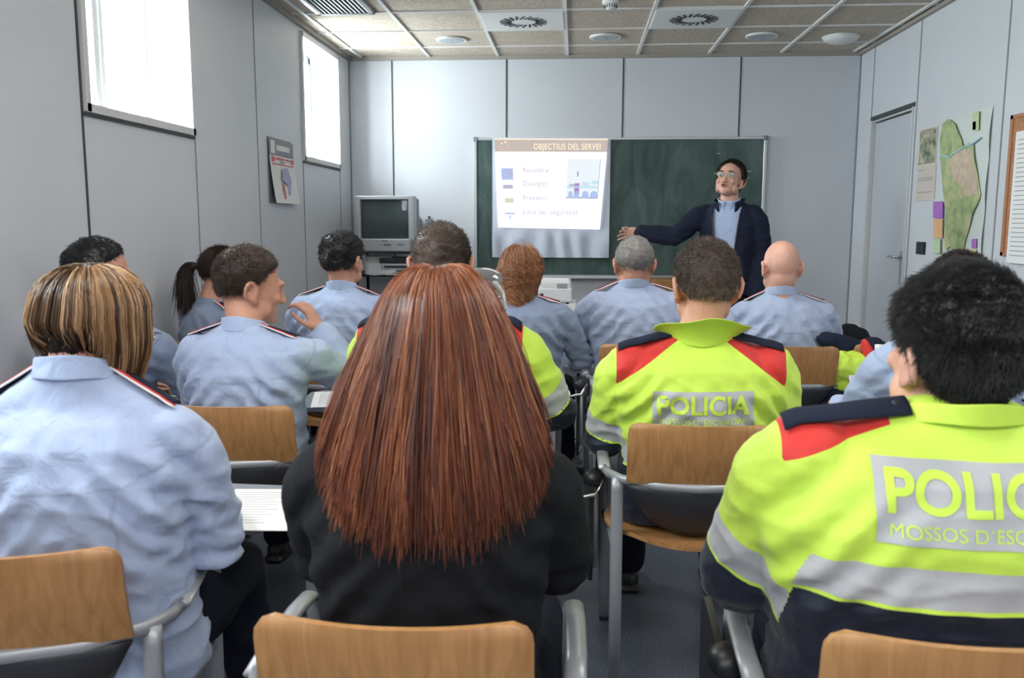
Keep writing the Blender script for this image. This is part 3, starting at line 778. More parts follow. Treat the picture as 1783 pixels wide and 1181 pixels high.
t = from_np('plastic_bag', vs, fs, mat('bag_grey', (.40, .41, .42), .5)); t.location = (tvx - .03, 7.2, zs); t.modifiers.new('s', 'SOLIDIFY').thickness = .003
setp(t, 'crumpled grey bag draped over the cart shelf beside the recorder', 'bag')
p = at(690, 473, 7.05); t = MB().box((p.x, 7.05, zs + .004), (.16, .12, .006)).build('magazine', M_PAPER); setp(t, 'white paper lying on the cart shelf edge', 'magazine')

# ------------------------------------------------------------------ table with projector
tb = empty('white_table', (.10, 5.95, 0), label='white table carrying the projector in front of the chalkboard', cat='table')
tz = .752
MB().box((0, 0, tz - .0125), (1.2, .7, .025), bev=.004).build('table_top', mat('table_white', (.62, .64, .66), .4), tb)
MB().box((0, -.33, tz - .06), (1.12, .02, .07)).build('apron', M_ALU, tb)
for sx in (-1, 1):
    for sy in (-1, 1): MB().tube([(sx * .55, sy * .3, 0), (sx * .55, sy * .3, tz - .025)], .02).build('leg', M_ALU, tb, True)
bx_ = empty('white_box', (-.02, 5.86, tz), label='low white box under the projector', cat='box')
a_, b2 = at(925, 540, 5.72), at(1003, 519, 5.72)
MB().box((0, 0, .045), (b2.x - a_.x, .28, .09), bev=.004).build('box_body', M_WHITE, bx_); bx_.location.x = (a_.x + b2.x) / 2
MB().box((-.03, -.1405, .07), (.07, .001, .03)).build('yellow_sticker', mat('sticker', (.55, .47, .15), .7), bx_)
MB().box((-.10, -.1405, .06), (.055, .001, .05)).build('blue_sticker', mat('sticker_b', (.25, .42, .62), .7), bx_)
pj = empty('projector', (0, 5.84, tz + .0915), label='white data projector on a box on the white table', cat='projector')
a_, b2 = at(922, 523, 5.7), at(996, 487, 5.7); PW = b2.x - a_.x; pj.location.x = (a_.x + b2.x) / 2; PH = b2.z - tz - .0915
M_PJ = mat('projector_white', (.70, .71, .72), .4)
MB().box((0, 0, PH * .33), (PW, .24, PH * .62), bev=.012).build('lower_case', M_PJ, pj); MB().box((.03, 0, PH * .74), (PW - .07, .23, PH * .46), bev=.02).build('upper_case', M_WHITE, pj)
mb = MB()
for k in range(6): mb.box((.075, -.1165, PH * .62 + k * .006), (.07, .003, .0022))
mb.build('vent_slots', M_GREYP, pj)
MB().box((-.06, -.121, PH * .36), (.022, .006, .012)).build('socket', M_BLACK, pj); MB().box((.11, -.11, -.0), (.02, .02, .012)).build('foot', M_BLACK, pj)
MB().tube([(.02, .12, PH * .45), (.02, .14, PH * .45)], .028).build('lens', M_BLACK, pj, True)
MB().box((-.10, -.128, PH * .30), (.032, .03, .03), bev=.003).build('video_plug', mat('plug_blue', (.03, .05, .30), .4), pj)
MB().box((-.097, -.128, -.005), (.012, .014, .025), bev=.002).build('yellow_plug', mat('plug_yellow', (.75, .65, .05), .4), pj)
def cable_mb(mb, pts, rad):
    P_ = [Vector(p_) for p_ in pts]; P_ = [P_[0]] + P_ + [P_[-1]]; out = []
    for i in range(1, len(P_) - 2):
        for q in range(8):
            t_ = q / 8; a, b_, c_, d_ = P_[i - 1:i + 3]
            out.append(.5 * ((2 * b_) + (c_ - a) * t_ + (2 * a - 5 * b_ + 4 * c_ - d_) * t_ * t_ + (3 * b_ - a - 3 * c_ + d_) * t_ ** 3))
    mb.tube(out + [P_[-1]], rad, 8); return mb
o = cable_mb(MB(), [(-.14, 5.70, .80), (-.14, 5.66, .757), (.02, 5.66, .757), (.16, 5.68, .757), (.22, 5.74, .785), (.26, 5.76, .757), (.5, 5.9, .757)], .0035).build('power_cable', M_BLACK, None, True); setp(o, 'black cable lying across the white table', 'cable')
mb = MB(); rn = random.Random(4)
for k in range(5): cable_mb(mb, [(-.05 + rn.uniform(-.12, .12), 4.95 + rn.uniform(-.3, .3), .006 + rn.uniform(0, .05)) for _ in range(6)], .004)
o = mb.build('floor_cables', M_BLACK, None, True); setp(o, 'tangle of black cables on the floor in the aisle', 'cables', kind='stuff')
t = empty('power_strip', (-.02, 4.62, 0), rz=.2, label='black power strip on the aisle floor below the tangled cables', cat='power strip')
MB().box((0, 0, .02), (.30, .05, .04), bev=.006).build('strip_body', M_BLACK, t)
for k in range(4): MB().tube([(-.1 + k * .066, 0, .04), (-.1 + k * .066, 0, .043)], .018).build('socket', M_DARKP, t)
t = MB().box((-.02, 4.05, .02), (.09, .13, .04), bev=.012).build('white_adapter', M_GREYP); setp(t, 'small pale grey adapter lying on the aisle floor', 'adapter')
# wooden cabinet under the board
p0, p1 = at(1120, 486, 7.35), at(1215, 486, 7.35)
t = empty('wooden_cabinet', ((p0.x + p1.x) / 2, 7.45, 0), label='light wooden cabinet standing under the chalkboard tray', cat='cabinet')
w_ = p1.x - p0.x; hh = p0.z
MB().box((0, 0, hh / 2), (w_, .36, hh - .0), bev=.004).build('body', M_PLY, t)
MB().box((0, -.186, hh / 2 - .05), (w_ - .03, .012, hh - .16), bev=.003).build('door', M_PLY, t)
MB().tube([(w_ / 2 - .05, -.2, hh * .5), (w_ / 2 - .05, -.2, hh * .6)], .006).build('handle', M_CHROME, t)
# ------------------------------------------------------------------ chairs
def plank(w, h, t, bow, tilt, rows=10, cols=18, rc=.03):
    """curved plywood back: rounded corners, concave to the sitter; local origin at the bottom centre"""
    vs = []; fs = []
    def P(u, v):
        x = u * w / 2; z = v * h
        # round the upper corners
        if v > 1 - rc / h:
            k = (v * h - (h - rc)) / rc; mx = w / 2 - rc + rc * math.sqrt(max(0, 1 - k * k)); x = u * mx
        y = -bow * (1 - u * u) - tilt * v - .012 * math.sin(v * 2.6)
        return x, y, z
    for s in (0, 1):
        for j in range(rows + 1):
            v = 1 - (1 - j / rows) ** 1.4
            for i in range(cols + 1):
                u = -math.cos(math.pi * i / cols); x, y, z = P(u, v)
                vs.append((x, y + (t if s else 0), z))
    n = (rows + 1) * (cols + 1)
    for j in range(rows):
        for i in range(cols):
            a = j * (cols + 1) + i; fs.append((a, a + 1, a + cols + 2, a + cols + 1)); fs.append((a + n, a + n + cols + 1, a + n + cols + 2, a + n + 1))
    for j in range(rows):
        for i in (0, cols):
            a = j * (cols + 1) + i; fs.append((a, a + cols + 1, a + n + cols + 1, a + n) if i == 0 else (a, a + n, a + n + cols + 1, a + cols + 1))
    for i in range(cols):
        for j in (0, rows): a = j * (cols + 1) + i; fs.append((a, a + n, a + n + 1, a + 1))
    return MB().add(vs, fs)

def make_chair(label):
    t = empty('armchair', label=label, cat='chair')
    b = plank(.405, .185, .012, .032, .035).build('backrest', M_PLY, t, True, 40); b.location = (0, -.205, .635)
    mb = MB(); vs = []; fs = []
    n_ = 12
    for s in (0, 1):
        for j in range(n_ + 1):
            for i in range(n_ + 1):
                u, v = i / n_ * 2 - 1, j / n_ * 2 - 1
                k = math.sqrt(max(0, 1 - .5 * v * v)); kk = math.sqrt(max(0, 1 - .5 * u * u))
                x, y = u * k * .245 * 1.05, v * kk * .24 * 1.05
                z = .452 + .012 * u * u - .035 * max(0, v - .6) ** 2 * 6 + .02 * max(0, -v - .5) - (.012 if s else 0)
                vs.append((x, y, z))
    m_ = (n_ + 1) ** 2
    for j in range(n_):
        for i in range(n_):
            a = j * (n_ + 1) + i; fs.append((a, a + 1, a + n_ + 2, a + n_ + 1)); fs.append((a + m_, a + m_ + n_ + 1, a + m_ + n_ + 2, a + m_ + 1))
    for k in range(n_):
        for a, b2 in ((k, k + 1), (n_ * (n_ + 1) + k, n_ * (n_ + 1) + k + 1), (k * (n_ + 1), (k + 1) * (n_ + 1)), (k * (n_ + 1) + n_, (k + 1) * (n_ + 1) + n_)):
            fs.append((a, b2, b2 + m_, a + m_))
    MB().add(vs, fs).build('seat', M_PLY, t, True, 40)
    # rear bar behind the lower edge of the backrest, with corners
    pts = [(-.262, -.09, .642), (-.252, -.130, .640), (-.215, -.175, .636), (-.12, -.222, .632), (0, -.240, .630), (.12, -.222, .632), (.215, -.175, .636), (.252, -.130, .640), (.262, -.09, .642)]
    MB().tube(pts, .011, 12, flat=(1.0, 1.25), up=(0, 0, 1)).build('rear_bar', M_STEEL, t, True)
    for s in (-1, 1):
        MB().tube([(s * .226, -.168, .638), (s * .226, -.170, .60), (s * .226, -.178, .3), (s * .226, -.19, .006)], .012, 14, flat=(1.5, .9), up=(0, 1, 0)).build('leg', M_STEEL, t, True)
        MB().tube([(s * .256, .20, .64), (s * .256, .215, .60), (s * .250, .225, .3), (s * .242, .245, .006)], .012, 14, flat=(1.5, .9), up=(0, 1, 0)).build('leg', M_STEEL, t, True)
        MB().tube([(s * .262, -.10, .645), (s * .264, 0, .652), (s * .262, .12, .655), (s * .258, .19, .652), (s * .256, .212, .635)], .011, 14, flat=(1.7, .8), up=(0, 0, 1)).build('armrest', M_STEEL, t, True)
        MB().tube([(s * .226, -.172, .40), (s * .235, .02, .405), (s * .250, .225, .40)], .010).build('side_rail', M_STEEL, t, True)
        for x_, y_ in ((.226, -.19), (.242, .245)): MB().disc((s * x_, y_, 0), .017, .012, 12).build('foot_cap', M_BLACK, t)
    vs = []; fs = []
    for j in range(9):
        v = j / 8
        for i in range(15):
            u = i / 7 - 1; w_ = .20 - .07 * v
            vs.append((u * w_, -.198 - .036 * (1 - u * u) + .07 * v * v, .628 - .16 * v * (1 - .25 * u * u)))
    for j in range(8):
        for i in range(14): a = j * 15 + i; fs.append((a, a + 1, a + 16, a + 15))
    o = from_np('back_shell', vs, fs, M_DARKP, t); o.modifiers.new('s', 'SOLIDIFY').thickness = .006
    return t

def dup(root, loc, rz, label, group=None):
    r = root.copy(); COL.objects.link(r); r.location = loc; r.rotation_euler = (0, 0, rz); r['label'] = label
    if group: r['group'] = group
    for ch in list(root.children):
        c = ch.copy(); COL.objects.link(c); c.parent = r
        for g in ch.children:
            d_ = g.copy(); COL.objects.link(d_); d_.parent = c
    return r
G = 'armchairs in the rows'
CH = [(-1.03, 1.57, 12, 'wooden backed armchair under the woman with the blond bob'),
      (-.255, 1.385, 0, 'wooden backed armchair under the woman with long red hair, lower edge of the view'),
      (.56, 1.39, -2, 'wooden backed armchair under the black haired person in the lime jacket'),
      (-1.075, 2.76, 3, 'wooden backed armchair under the person with a hand at the face'),
      (.355, 2.63, 0, 'wooden backed armchair under the brown haired person in the lime jacket marked POLICIA'),
      (-.42, 2.72, 0, 'wooden backed armchair hidden behind the long red hair'),
      (-1.68, 2.90, 0, 'wooden backed armchair against the left wall under the dark haired person'),
      (1.20, 2.85, 0, 'wooden backed armchair of the blue shirted person behind the black haired head'),
      (.315, 4.22, 0, 'wooden backed armchair under the grey haired person'),
      (1.00, 4.22, 0, 'wooden backed armchair under the bald person'),
      (-1.14, 4.02, 0, 'wooden backed armchair under the person with dark wavy hair'),
      (-.33, 4.15, 0, 'wooden backed armchair under the person with the curly red ponytail'),
      (-1.66, 4.05, -25, 'wooden backed armchair under the person with the straight dark ponytail'),
      (1.50, 4.32, 0, 'empty wooden backed armchair with a lime jacket hung over it'),
      (-1.90, 6.75, 4, 'empty wooden backed armchair in front of the television cart')]
c0 = make_chair(CH[0][3])
chairs = []
for i, (x, y, a, lab) in enumerate(CH):
    if i == 0: c0.location = (x, y, 0); c0.rotation_euler = (0, 0, R(a)); c0['group'] = G; chairs.append(c0)
    else: chairs.append(dup(c0, (x, y, 0), R(a), lab, G))
chairs[14].scale = (.93, .93, 1.04)

# writing tablets belong to their chairs: raised with papers, or folded down at the side
def tablet_raised(ch, x, y, z, rz=0, w=.30, l=.34):
    mb = MB(); pl = [(-w / 2, -l / 2 + .05), (-w / 2 + .03, -l / 2 + .01), (0, -l / 2), (w / 2 - .03, -l / 2 + .02), (w / 2, -l / 2 + .08), (w / 2, l / 2 - .04), (w / 2 - .04, l / 2), (-w / 2 + .04, l / 2), (-w / 2, l / 2 - .04)]
    mb.prism(pl, (0, 0, 0), (math.cos(rz), math.sin(rz), 0), (-math.sin(rz), math.cos(rz), 0), (0, 0, .014))
    o = mb.build('writing_tablet', M_GREYP, ch); o.location = (x, y, z)
    MB().tube([(.258, .18, .64), (.25, .20, .66), (x + .02, y - .03, z)], .012).build('tablet_arm', M_BLACK, ch, True)
    return o
def tablet_folded(ch, y0=.1, z1=.60, s=-1):
    mb = MB(); pl = [(0, 0), (.04, .03), (.26, .03), (.30, -.01), (.29, -.30), (.25, -.35), (.06, -.34), (0, -.26)]
    mb.prism(pl, (s * .290, y0, z1), (0, 1, 0), (0, 0, 1), (s * .014, 0, 0)); mb.build('writing_tablet', M_BLACK, ch)
    MB().tube([(s * .285, y0 + .03, z1 - .28), (s * .285, y0 + .03, z1 + .02)], .011).build('tablet_strut', M_STEEL, ch, True)
    mb = MB(); mb.ell((s * .290, y0 + .02, z1 + .02), (.034, .040, .030)); mb.build('hinge_knob', M_BLACK, ch, True)
    MB().tube([(s * .258, y0 + .0, z1 + .025), (s * .285, y0 - .03, z1 - .02), (s * .335, y0 - .035, z1 - .03), (s * .345, y0 - .02, z1 + .0)], .007).build('hinge_hook', M_CHROME, ch, True)
tablet_raised(chairs[0], .28, .36, .675, R(-14))
tablet_raised(chairs[3], .20, .44, .685)
tablet_raised(chairs[6], .27, .33, .70)
tablet_raised(chairs[7], .28, .50, .70)
tablet_folded(chairs[4], .0, .56); tablet_folded(chairs[8], -.22, .60); tablet_folded(chairs[2], .02, .60)
# papers
def paper(x, y, z, w, l, rz, lab, n=1, grp=None):
    for k in range(n):
        t = empty('paper_sheet', (x + .004 * k, y - .003 * k, z + .0028 * k), rz=rz + R(1.5 * k), label=lab if n == 1 or k == n - 1 else lab.replace('top sheet', 'lower sheet'), cat='paper', group=grp)
        MB().box((0, 0, .001), (w, l, .002)).build('sheet', M_PAPER, t)
        if k == n - 1:
            mb = MB(); rn = random.Random(7)
            for i in range(13): L_ = rn.uniform(.6, .95) * (w - .05); mb.box((-(w - .05) / 2 + L_ / 2, l / 2 - .03 - i * (l - .06) / 13, .0024), (L_, .002, .0006))
            mb.build('printed_line', mat('print_grey', (.5, .5, .5), .8), t)
paper(-.755, 1.955, .6905, .215, .30, R(4), 'white printed sheet on the grey tablet between the blond bob and the auburn hair')
paper(-.90, 3.20, .7005, .21, .29, R(14), 'white printed sheet on the tablet in front of the raised elbow')
paper(-1.39, 3.22, .7155, .21, .29, R(-20), 'pale sheet on the tablet in front of the dark haired person by the wall')
# bottle and paper standing on the tablet of the jacket chair
bt = empty('water_bottle', (1.66, 4.40, .715), label='clear plastic water bottle with white cap standing beside the white card', cat='bottle')
M_PET = mat('clear_plastic', (.9, .95, 1), .08, trans=.9, spec=.5)
prof = [(0, .031), (.01, .033), (.05, .032), (.06, .030), (.07, .032), (.11, .032), (.135, .026), (.155, .014), (.17, .0125)]
MB().tube([(0, 0, z) for z, r in prof], [r for z, r in prof], 24).build('bottle_body', M_PET, bt, True); MB().tube([(0, 0, .165), (0, 0, .188)], .0175, 20).build('bottle_cap', M_WHITE, bt, True)
p = at(1532, 620, 3.32); bt.location = (p.x, 3.32, .715); bt.scale = (1.15, 1.15, 1.1); chairs[7].children[-2].location.x = p.x + .02 - chairs[7].location.x
p = at(1503, 645, 3.25)
t = MB().box((0, 0, .05), (.09, .008, .10), rot=(R(-14), 0, R(8))).build('white_card', M_PAPER); t.location = (p.x, 3.25, .716); setp(t, 'white folded card standing beside the water bottle', 'card')
# lime jacket hung on the empty chair
def cloth_lump(name, blobs, vox, m, parent, seed=1, amp=.012, sc=7):
    mb = MB()
    for c, r, rot in blobs: mb.ell(c, r, rot)
    V, N, F = remesh(mb, vox, 6)
    V = V + N * (amp * vnoise(V, sc, seed) + amp * .5 * vnoise(V, sc * 2.3, seed + 1))[:, None]
    return from_np(name, V, F, m, parent)
p = at(1487, 630, 4.10)
j = empty('safety_jacket', (p.x, 4.08, .60), label='folded lime and navy safety jacket hung over the empty chair beside the bottle', cat='jacket')
cloth_lump('jacket_body', [((0, 0, .08), (.13, .09, .10), None), ((.06, -.02, .0), (.11, .08, .07), None), ((-.06, -.01, .10), (.09, .08, .09), (0, .5, 0))], .008, M_LIME, j, 3, .010, 8)
cloth_lump('dark_lining', [((.09, .0, .16), (.07, .075, .10), (0, -.4, 0)), ((-.03, .05, .20), (.15, .05, .05), (0, .3, 0))], .008, M_NAVY, j, 4, .006, 9)
cloth_lump('red_panel', [((.055, -.035, .155), (.028, .055, .10), (0, -.35, 0))], .006, M_RED, j, 5, .003, 9)
cloth_lump('grey_strip', [((.0, -.085, .055), (.07, .012, .018), (0, .3, 0))], .006, M_REFL, j, 6, .002, 9)
cloth_lump('navy_skirt', [((-.05, -.01, -.10), (.12, .08, .14), None), ((.08, 0, -.14), (.10, .07, .12), None)], .008, M_NAVY, j, 8, .010, 8)
p = at(1478, 600, 4.45)
j = empty('dark_bag', (p.x, 4.5, .62), label='black bag on the seat row behind the hung lime jacket', cat='bag')
cloth_lump('bag_body', [((0, 0, .12), (.14, .10, .13), None), ((.05, 0, .02), (.14, .1, .12), None)], .01, M_BLACKCLOTH, j, 9, .008, 6)
# ------------------------------------------------------------------ people
def head_basis(h):
    """rotation of the head: yaw about z (positive turns to the person's left), then pitch (positive looks down), then roll"""
    return (Matrix.Rotation(R(h.get('yaw', 0)), 3, 'Z') @ Matrix.Rotation(R(-h.get('pitch', 0)), 3, 'X') @ Matrix.Rotation(R(h.get('roll', 0)), 3, 'Y'))

def add_hand(mb, w, d, n, side, k=1.0, curl=35, point=False, spread=6):
    """palm and five fingers. w wrist, d finger direction, n palm normal (the way fingers curl), side +1/-1 thumb side"""
    w, d, n = Vector(w), Vector(d).normalized(), Vector(n); n = (n - d * n.dot(d)).normalized(); s = d.cross(n).normalized() * side
    rm = Matrix((s, d, n)).transposed()
    mb.ell(w + d * .045 * k, (.040 * k, .050 * k, .016 * k), rm, 16, 12)
    mb.ell(w + d * .030 * k + s * .022 * k + n * .006 * k, (.018 * k, .032 * k, .014 * k), rm, 12, 10)
    mb.limb([w - d * .03 * k, w + d * .02 * k], [.026 * k, .025 * k], 12)
    for i, (off, ln) in enumerate(((.030, .074), (.010, .082), (-.010, .076), (-.029, .060))):
        c = curl
        if point: c = 8 if i == 0 else curl + 12 * i
        dirv = (d + s * math.tan(R(spread * (1.5 - i)))).normalized()
        p = w + d * .083 * k + s * off * k; pts = [p]; a = c * .5
        for q in (.45, .31, .24):
            v = dirv * math.cos(R(a)) + n * math.sin(R(a)); p = p + v * ln * q * k; pts.append(p); a += c
        mb.limb(pts, [.0098 * k, .0088 * k, .0080 * k, .0072 * k], 10)
    p = w + d * .022 * k + s * .030 * k; v = (s * .75 + d * .6 + n * .25).normalized(); pts = [p, p + v * .036 * k, p + v * .058 * k + d * .012 * k, p + v * .068 * k + d * .034 * k]
    mb.limb(pts, [.0135 * k, .0110 * k, .0095 * k, .0082 * k], 10)

def add_head(mb, c, rm, k=1.0, wide=1.0, neck=None, nr=.056, face=False):
    c = Vector(c)
    def E(p, r, rot=None): mb.ell(c + rm @ (Vector((p[0] * wide, p[1], p[2])) * k), (r[0] * k * wide, r[1] * k, r[2] * k), rm if rot is None else rm @ Euler(rot).to_matrix(), 26, 18)
    E((0, -.012, .030), (.077, .098, .093)); E((0, -.045, .012), (.068, .062, .070)); E((0, .030, -.012), (.068, .068, .085)); E((0, .040, -.065), (.050, .052, .048))
    E((0, .075, -.098), (.022, .018, .018)); E((0, .010, -.05), (.060, .062, .055))
    for s in (-1, 1):
        E((s * .055, .02, -.065), (.018, .04, .03)); E((s * .040, .072, -.028), (.022, .018, .018))
        # ear: helix ring, lobe and inner bowl
        e = c; pts = []
        for a in range(-70, 231, 30):
            q = R(a); pts.append(c + rm @ (Vector((s * (.083 + .010 * max(0, math.cos(q - 2.4))) * wide, -.012 - .018 * math.cos(q) * -1 - .012, -.008 + .030 * math.sin(q))) * k))
        mb.limb(pts, [.0078 * k] * len(pts), 8)
        E((s * .079, -.012, -.010), (.010, .018, .029), (0, 0, s * -.35)); E((s * .078, -.006, -.038), (.010, .012, .014))
    E((0, .094, .052 - .03), (.045, .012, .012))
    mb.limb([c + rm @ (Vector((0, .096, .010)) * k), c + rm @ (Vector((0, .103, -.018)) * k), c + rm @ (Vector((0, .110, -.036)) * k)], [.008 * k, .010 * k, .0135 * k], 12)
    for s in (-1, 1): E((s * .012, .106, -.039), (.009, .010, .007))
    if neck is not None:
        n1 = Vector(neck); n0 = c + rm @ Vector((0, -.028 * k, -.045 * k))
        mb.limb([n0, n0 * .45 + n1 * .55, n1 + Vector((0, -.008, -.03))], [nr * k, nr * k * 1.02, nr * k * 1.18], 20)

def hair_cap(hc, rm, k, wide, bvh, thick, region, nu=96, nv=64, seed=1, rough=.004, rsc=24):
    """shell offset from the scalp: thick(d) and region(d) take the unit direction in head axes"""
    c = Vector(hc); dirs = []; vs = []; keep = []; N_ = []
    for i in range(nv + 1):
        t = math.pi * .5 * 1.72 * i / nv
        for j in range(nu):
            p = 2 * math.pi * j / nu; dirs.append(Vector((math.sin(t) * math.cos(p), math.sin(t) * math.sin(p), math.cos(t))))
    o = c + rm @ (Vector((0, -.012, .025)) * k)
    for d in dirs:
        wd_ = rm @ d; hit = bvh.ray_cast(o + wd_ * .35, -wd_)
        p = hit[0] if hit[0] is not None else o + wd_ * .09 * k
        # ignore the ears: never further out than an ellipsoid
        r = (p - o).length; rl = 1 / math.sqrt((d.x / (.083 * wide)) ** 2 + (d.y / .105) ** 2 + (d.z / .105) ** 2) * k
        r = min(r, rl); m = region(d); keep.append(m > 0)
        rr = r + (thick(d) * k) * min(1, max(0, m) * 6) + (.0005 if m > 0 else -.006)
        vs.append(o + wd_ * rr)
    V = np.array([tuple(v) for v in vs]); W = np.array([tuple(rm @ d) for d in dirs])
    V += W * (rough * vnoise(V, rsc, seed))[:, None]
    F = []
    for i in range(nv):
        for j in range(nu):
            a, b_ = i * nu + j, i * nu + (j + 1) % nu
            if keep[a] or keep[b_] or keep[a + nu] or keep[b_ + nu]: F.append((a, a + nu, b_ + nu, b_))
    return V, np.array(F), W, np.array(keep), dirs

def region_std(front=.30, nape=-.55, side=-.18):
    def f(d):
        az = math.atan2(d.y, abs(d.x))  # +pi/2 front, -pi/2 back
        # lower limit of the hair as elevation
        if az > .55: lim = front + .30 * (az - .55)
        elif az > -.15: lim = side + (front - side) * max(0, (az - .15) / .40) if az > .15 else side + .10
        elif az > -.5: lim = side + .10 - (.15 + az) * -1.0 * 0 + (-.15 - az) * (nape - side - .10) / .35
        else: lim = nape
        return d.z - lim
    return f

def finish_hair(name, parts, m, parent):
    Vs, Fs, Ts = [], [], []; n_ = 0
    for V, F, T in parts: Vs.append(V); Fs.append(np.asarray(F) + n_); Ts.append(T); n_ += len(V)
    return from_np(name, np.concatenate(Vs), np.concatenate(Fs), m, parent, attrs={'tint': np.concatenate(Ts)})

def short_hair(h, bvh, parent, m, thick=.012, length=.012, count=5000, front=.30, nape=-.55, side=-.18, rad=.00045, seed=1, bald=0.0, comb=.6, whorl=None, tint=None, rough=.003, thickf=None):
    hc, rm, k, wide = h['c'], head_basis(h), h.get('k', 1), h.get('wide', 1)
    reg = region_std(front, nape, side)
    tf = thickf or (lambda d: thick * (.35 + .65 * min(1, max(0, (d.z + .45) * 1.3))))
    V, F, W, keep, dirs = hair_cap(hc, rm, k, wide, bvh, tf, reg, seed=seed, rough=rough)
    rs = np.random.RandomState(seed)
    cand = np.array([i for i in range(len(V)) if keep[i] and i >= 96])
    D = np.array([tuple(d) for d in dirs]); wgt = np.sqrt(1 - D[cand, 2] ** 2) + .05; wgt /= wgt.sum()
    idx = rs.choice(cand, count, p=wgt)
    jit = rs.normal(size=(count, 3)) * .0025 * k
    P0 = V[idx] + jit - W[idx] * .002; Wn = W[idx]
    wh = np.array(tuple(rm @ Vector(whorl or (0.05, -.62, .78))))
    c0_ = np.array(tuple(Vector(hc)))
    away = Wn - wh; away -= (away * Wn).sum(1, keepdims=True) * Wn; away /= np.linalg.norm(away, axis=1, keepdims=True) + 1e-6
    sw = np.cross(Wn, away)
    g = away + .35 * sw + rs.normal(size=(count, 3)) * .17
    L_ = length * k * (0.6 + .6 * rs.rand(count))[:, None]
    K = 4; pts = []
    for q in range(K):
        s = q / (K - 1); pts.append(P0 + Wn * L_ * (s * (1 - comb) + .15 * s) + g * L_ * s * s * comb + Wn * .0)
    paths = np.stack(pts, 1)
    t0 = (rs.rand(count) * .5 + .25 + .2 * vnoise(P0, 20, seed))
    if tint is not None: t0 = t0 + np.array([tint(Vector(D[i])) for i in idx])
    rads = rad * k * np.array([1, .95, .8, .3])[None, :]
    S = strands(paths, rads, np.clip(t0, 0, 1))
    fade = []
    o_ = Vector(hc) + rm @ (Vector((0, -.012, .025)) * k); nf = int(count * 1.6)
    for _ in range(nf):
        d_ = dirs[rs.randint(len(dirs))]; m_ = reg(d_)
        if m_ > .02 or m_ < -.20 or d_.y > -.05 or rs.rand() < (max(0, -m_) / .20) ** .6: continue
        d_ = (d_ + Vector(rs.normal(size=3) * .02)).normalized(); wd_ = rm @ d_; hit = bvh.ray_cast(o_ + wd_ * .35, -wd_)
        if hit[0] is None or (hit[0] - o_).length > .125 * k: continue
        n_ = hit[1]; q0 = hit[0] - n_ * .0008; dn = Vector((0, 0, -1)) - n_ * n_.dot(Vector((0, 0, -1))); L2 = length * k * .55 * (.5 + rs.rand())
        fade.append([q0 + (n_ * .25 * s_ + dn * s_) * L2 for s_ in (0, .33, .66, 1)])
    if fade:
        S2 = strands(np.array([[tuple(v) for v in f_] for f_ in fade]), rad * k * .5 * np.array([1, .95, .8, .3])[None, :], np.clip(.5 + .3 * rs.rand(len(fade)), 0, 1))
    tc = np.clip(.35 + .15 * vnoise(V, 30, seed + 2), 0, 1)
    if tint is not None: tc = np.clip(tc + np.array([tint(d) for d in dirs]), 0, 1)
    o = finish_hair('hair', [(V, F, tc), S] + ([S2] if fade else []), m, parent)
    return o

def arm_pts(P, s):
    A = P['armL'] if s < 0 else P['armR']
    sh = Vector((s * P['shw'], P['shy'], P['shz'])); return sh, Vector(A['e']), Vector(A['w'])

def torso_secs(P, d=0.0):
    z1, w, y = P['shz'], P['shw'], P['shy']; hy = P.get('hipy', -.02); g = P.get('girth', 1.0); hz = P.get('hipz', .47)
    nk = P['neckb']; S = []
    for f, rx, ry, yy in ((0, .175, .125, 0), (.18, .170, .125, 0), (.42, .158, .112, .3), (.65, .172, .112, .7), (.82, .184, .108, .95)):
        z = hz + (z1 - hz) * f; S.append((z, P.get('tx', 0) * f, hy + (y - hy) * min(1, f * 1.15), rx * g * w / .185 * (1 if f > .5 else .98) + d, ry * g + d))
    S.append((z1 - .02, nk[0] * .2, y - .002, w * .99 + d * .6, .094 * (g * .5 + .5) + d))
    S.append((z1 + .020, nk[0] * .6, y, w * .82 + d * .4, .082 + d * .8))
    S.append((z1 + .048, nk[0] * .8, y + (nk[1] - y) * .4, w * .52 + d * .4, .066 + d * .6))
    S.append((max(z1 + .070, nk[2] - .004), nk[0], nk[1], .068 + d * .5, .062 + d * .5))
    return S

def trapezius(mb, P, d):
    nb = Vector(P['neckb'])
    for s in (-1, 1):
        o_ = Vector((s * P['shw'] * .86, P['shy'] - .004, P['shz'] - .028)); a = nb + Vector((s * .030, -.012, -.040))
        mb.limb([a, a.lerp(o_, .5) + Vector((0, 0, -.004)), o_], [.036 + d, .038 + d, .040 + d], 14)

def legs_seated(P):
    out = []
    for s in (-1, 1):
        h_ = Vector((s * .095, -.02, .52)); kx = P.get('kx', .15)
        out.append((h_, Vector((s * kx, .42, .50)), Vector((s * (kx + .01), .47 + P.get('fy', 0), .085))))
    return out

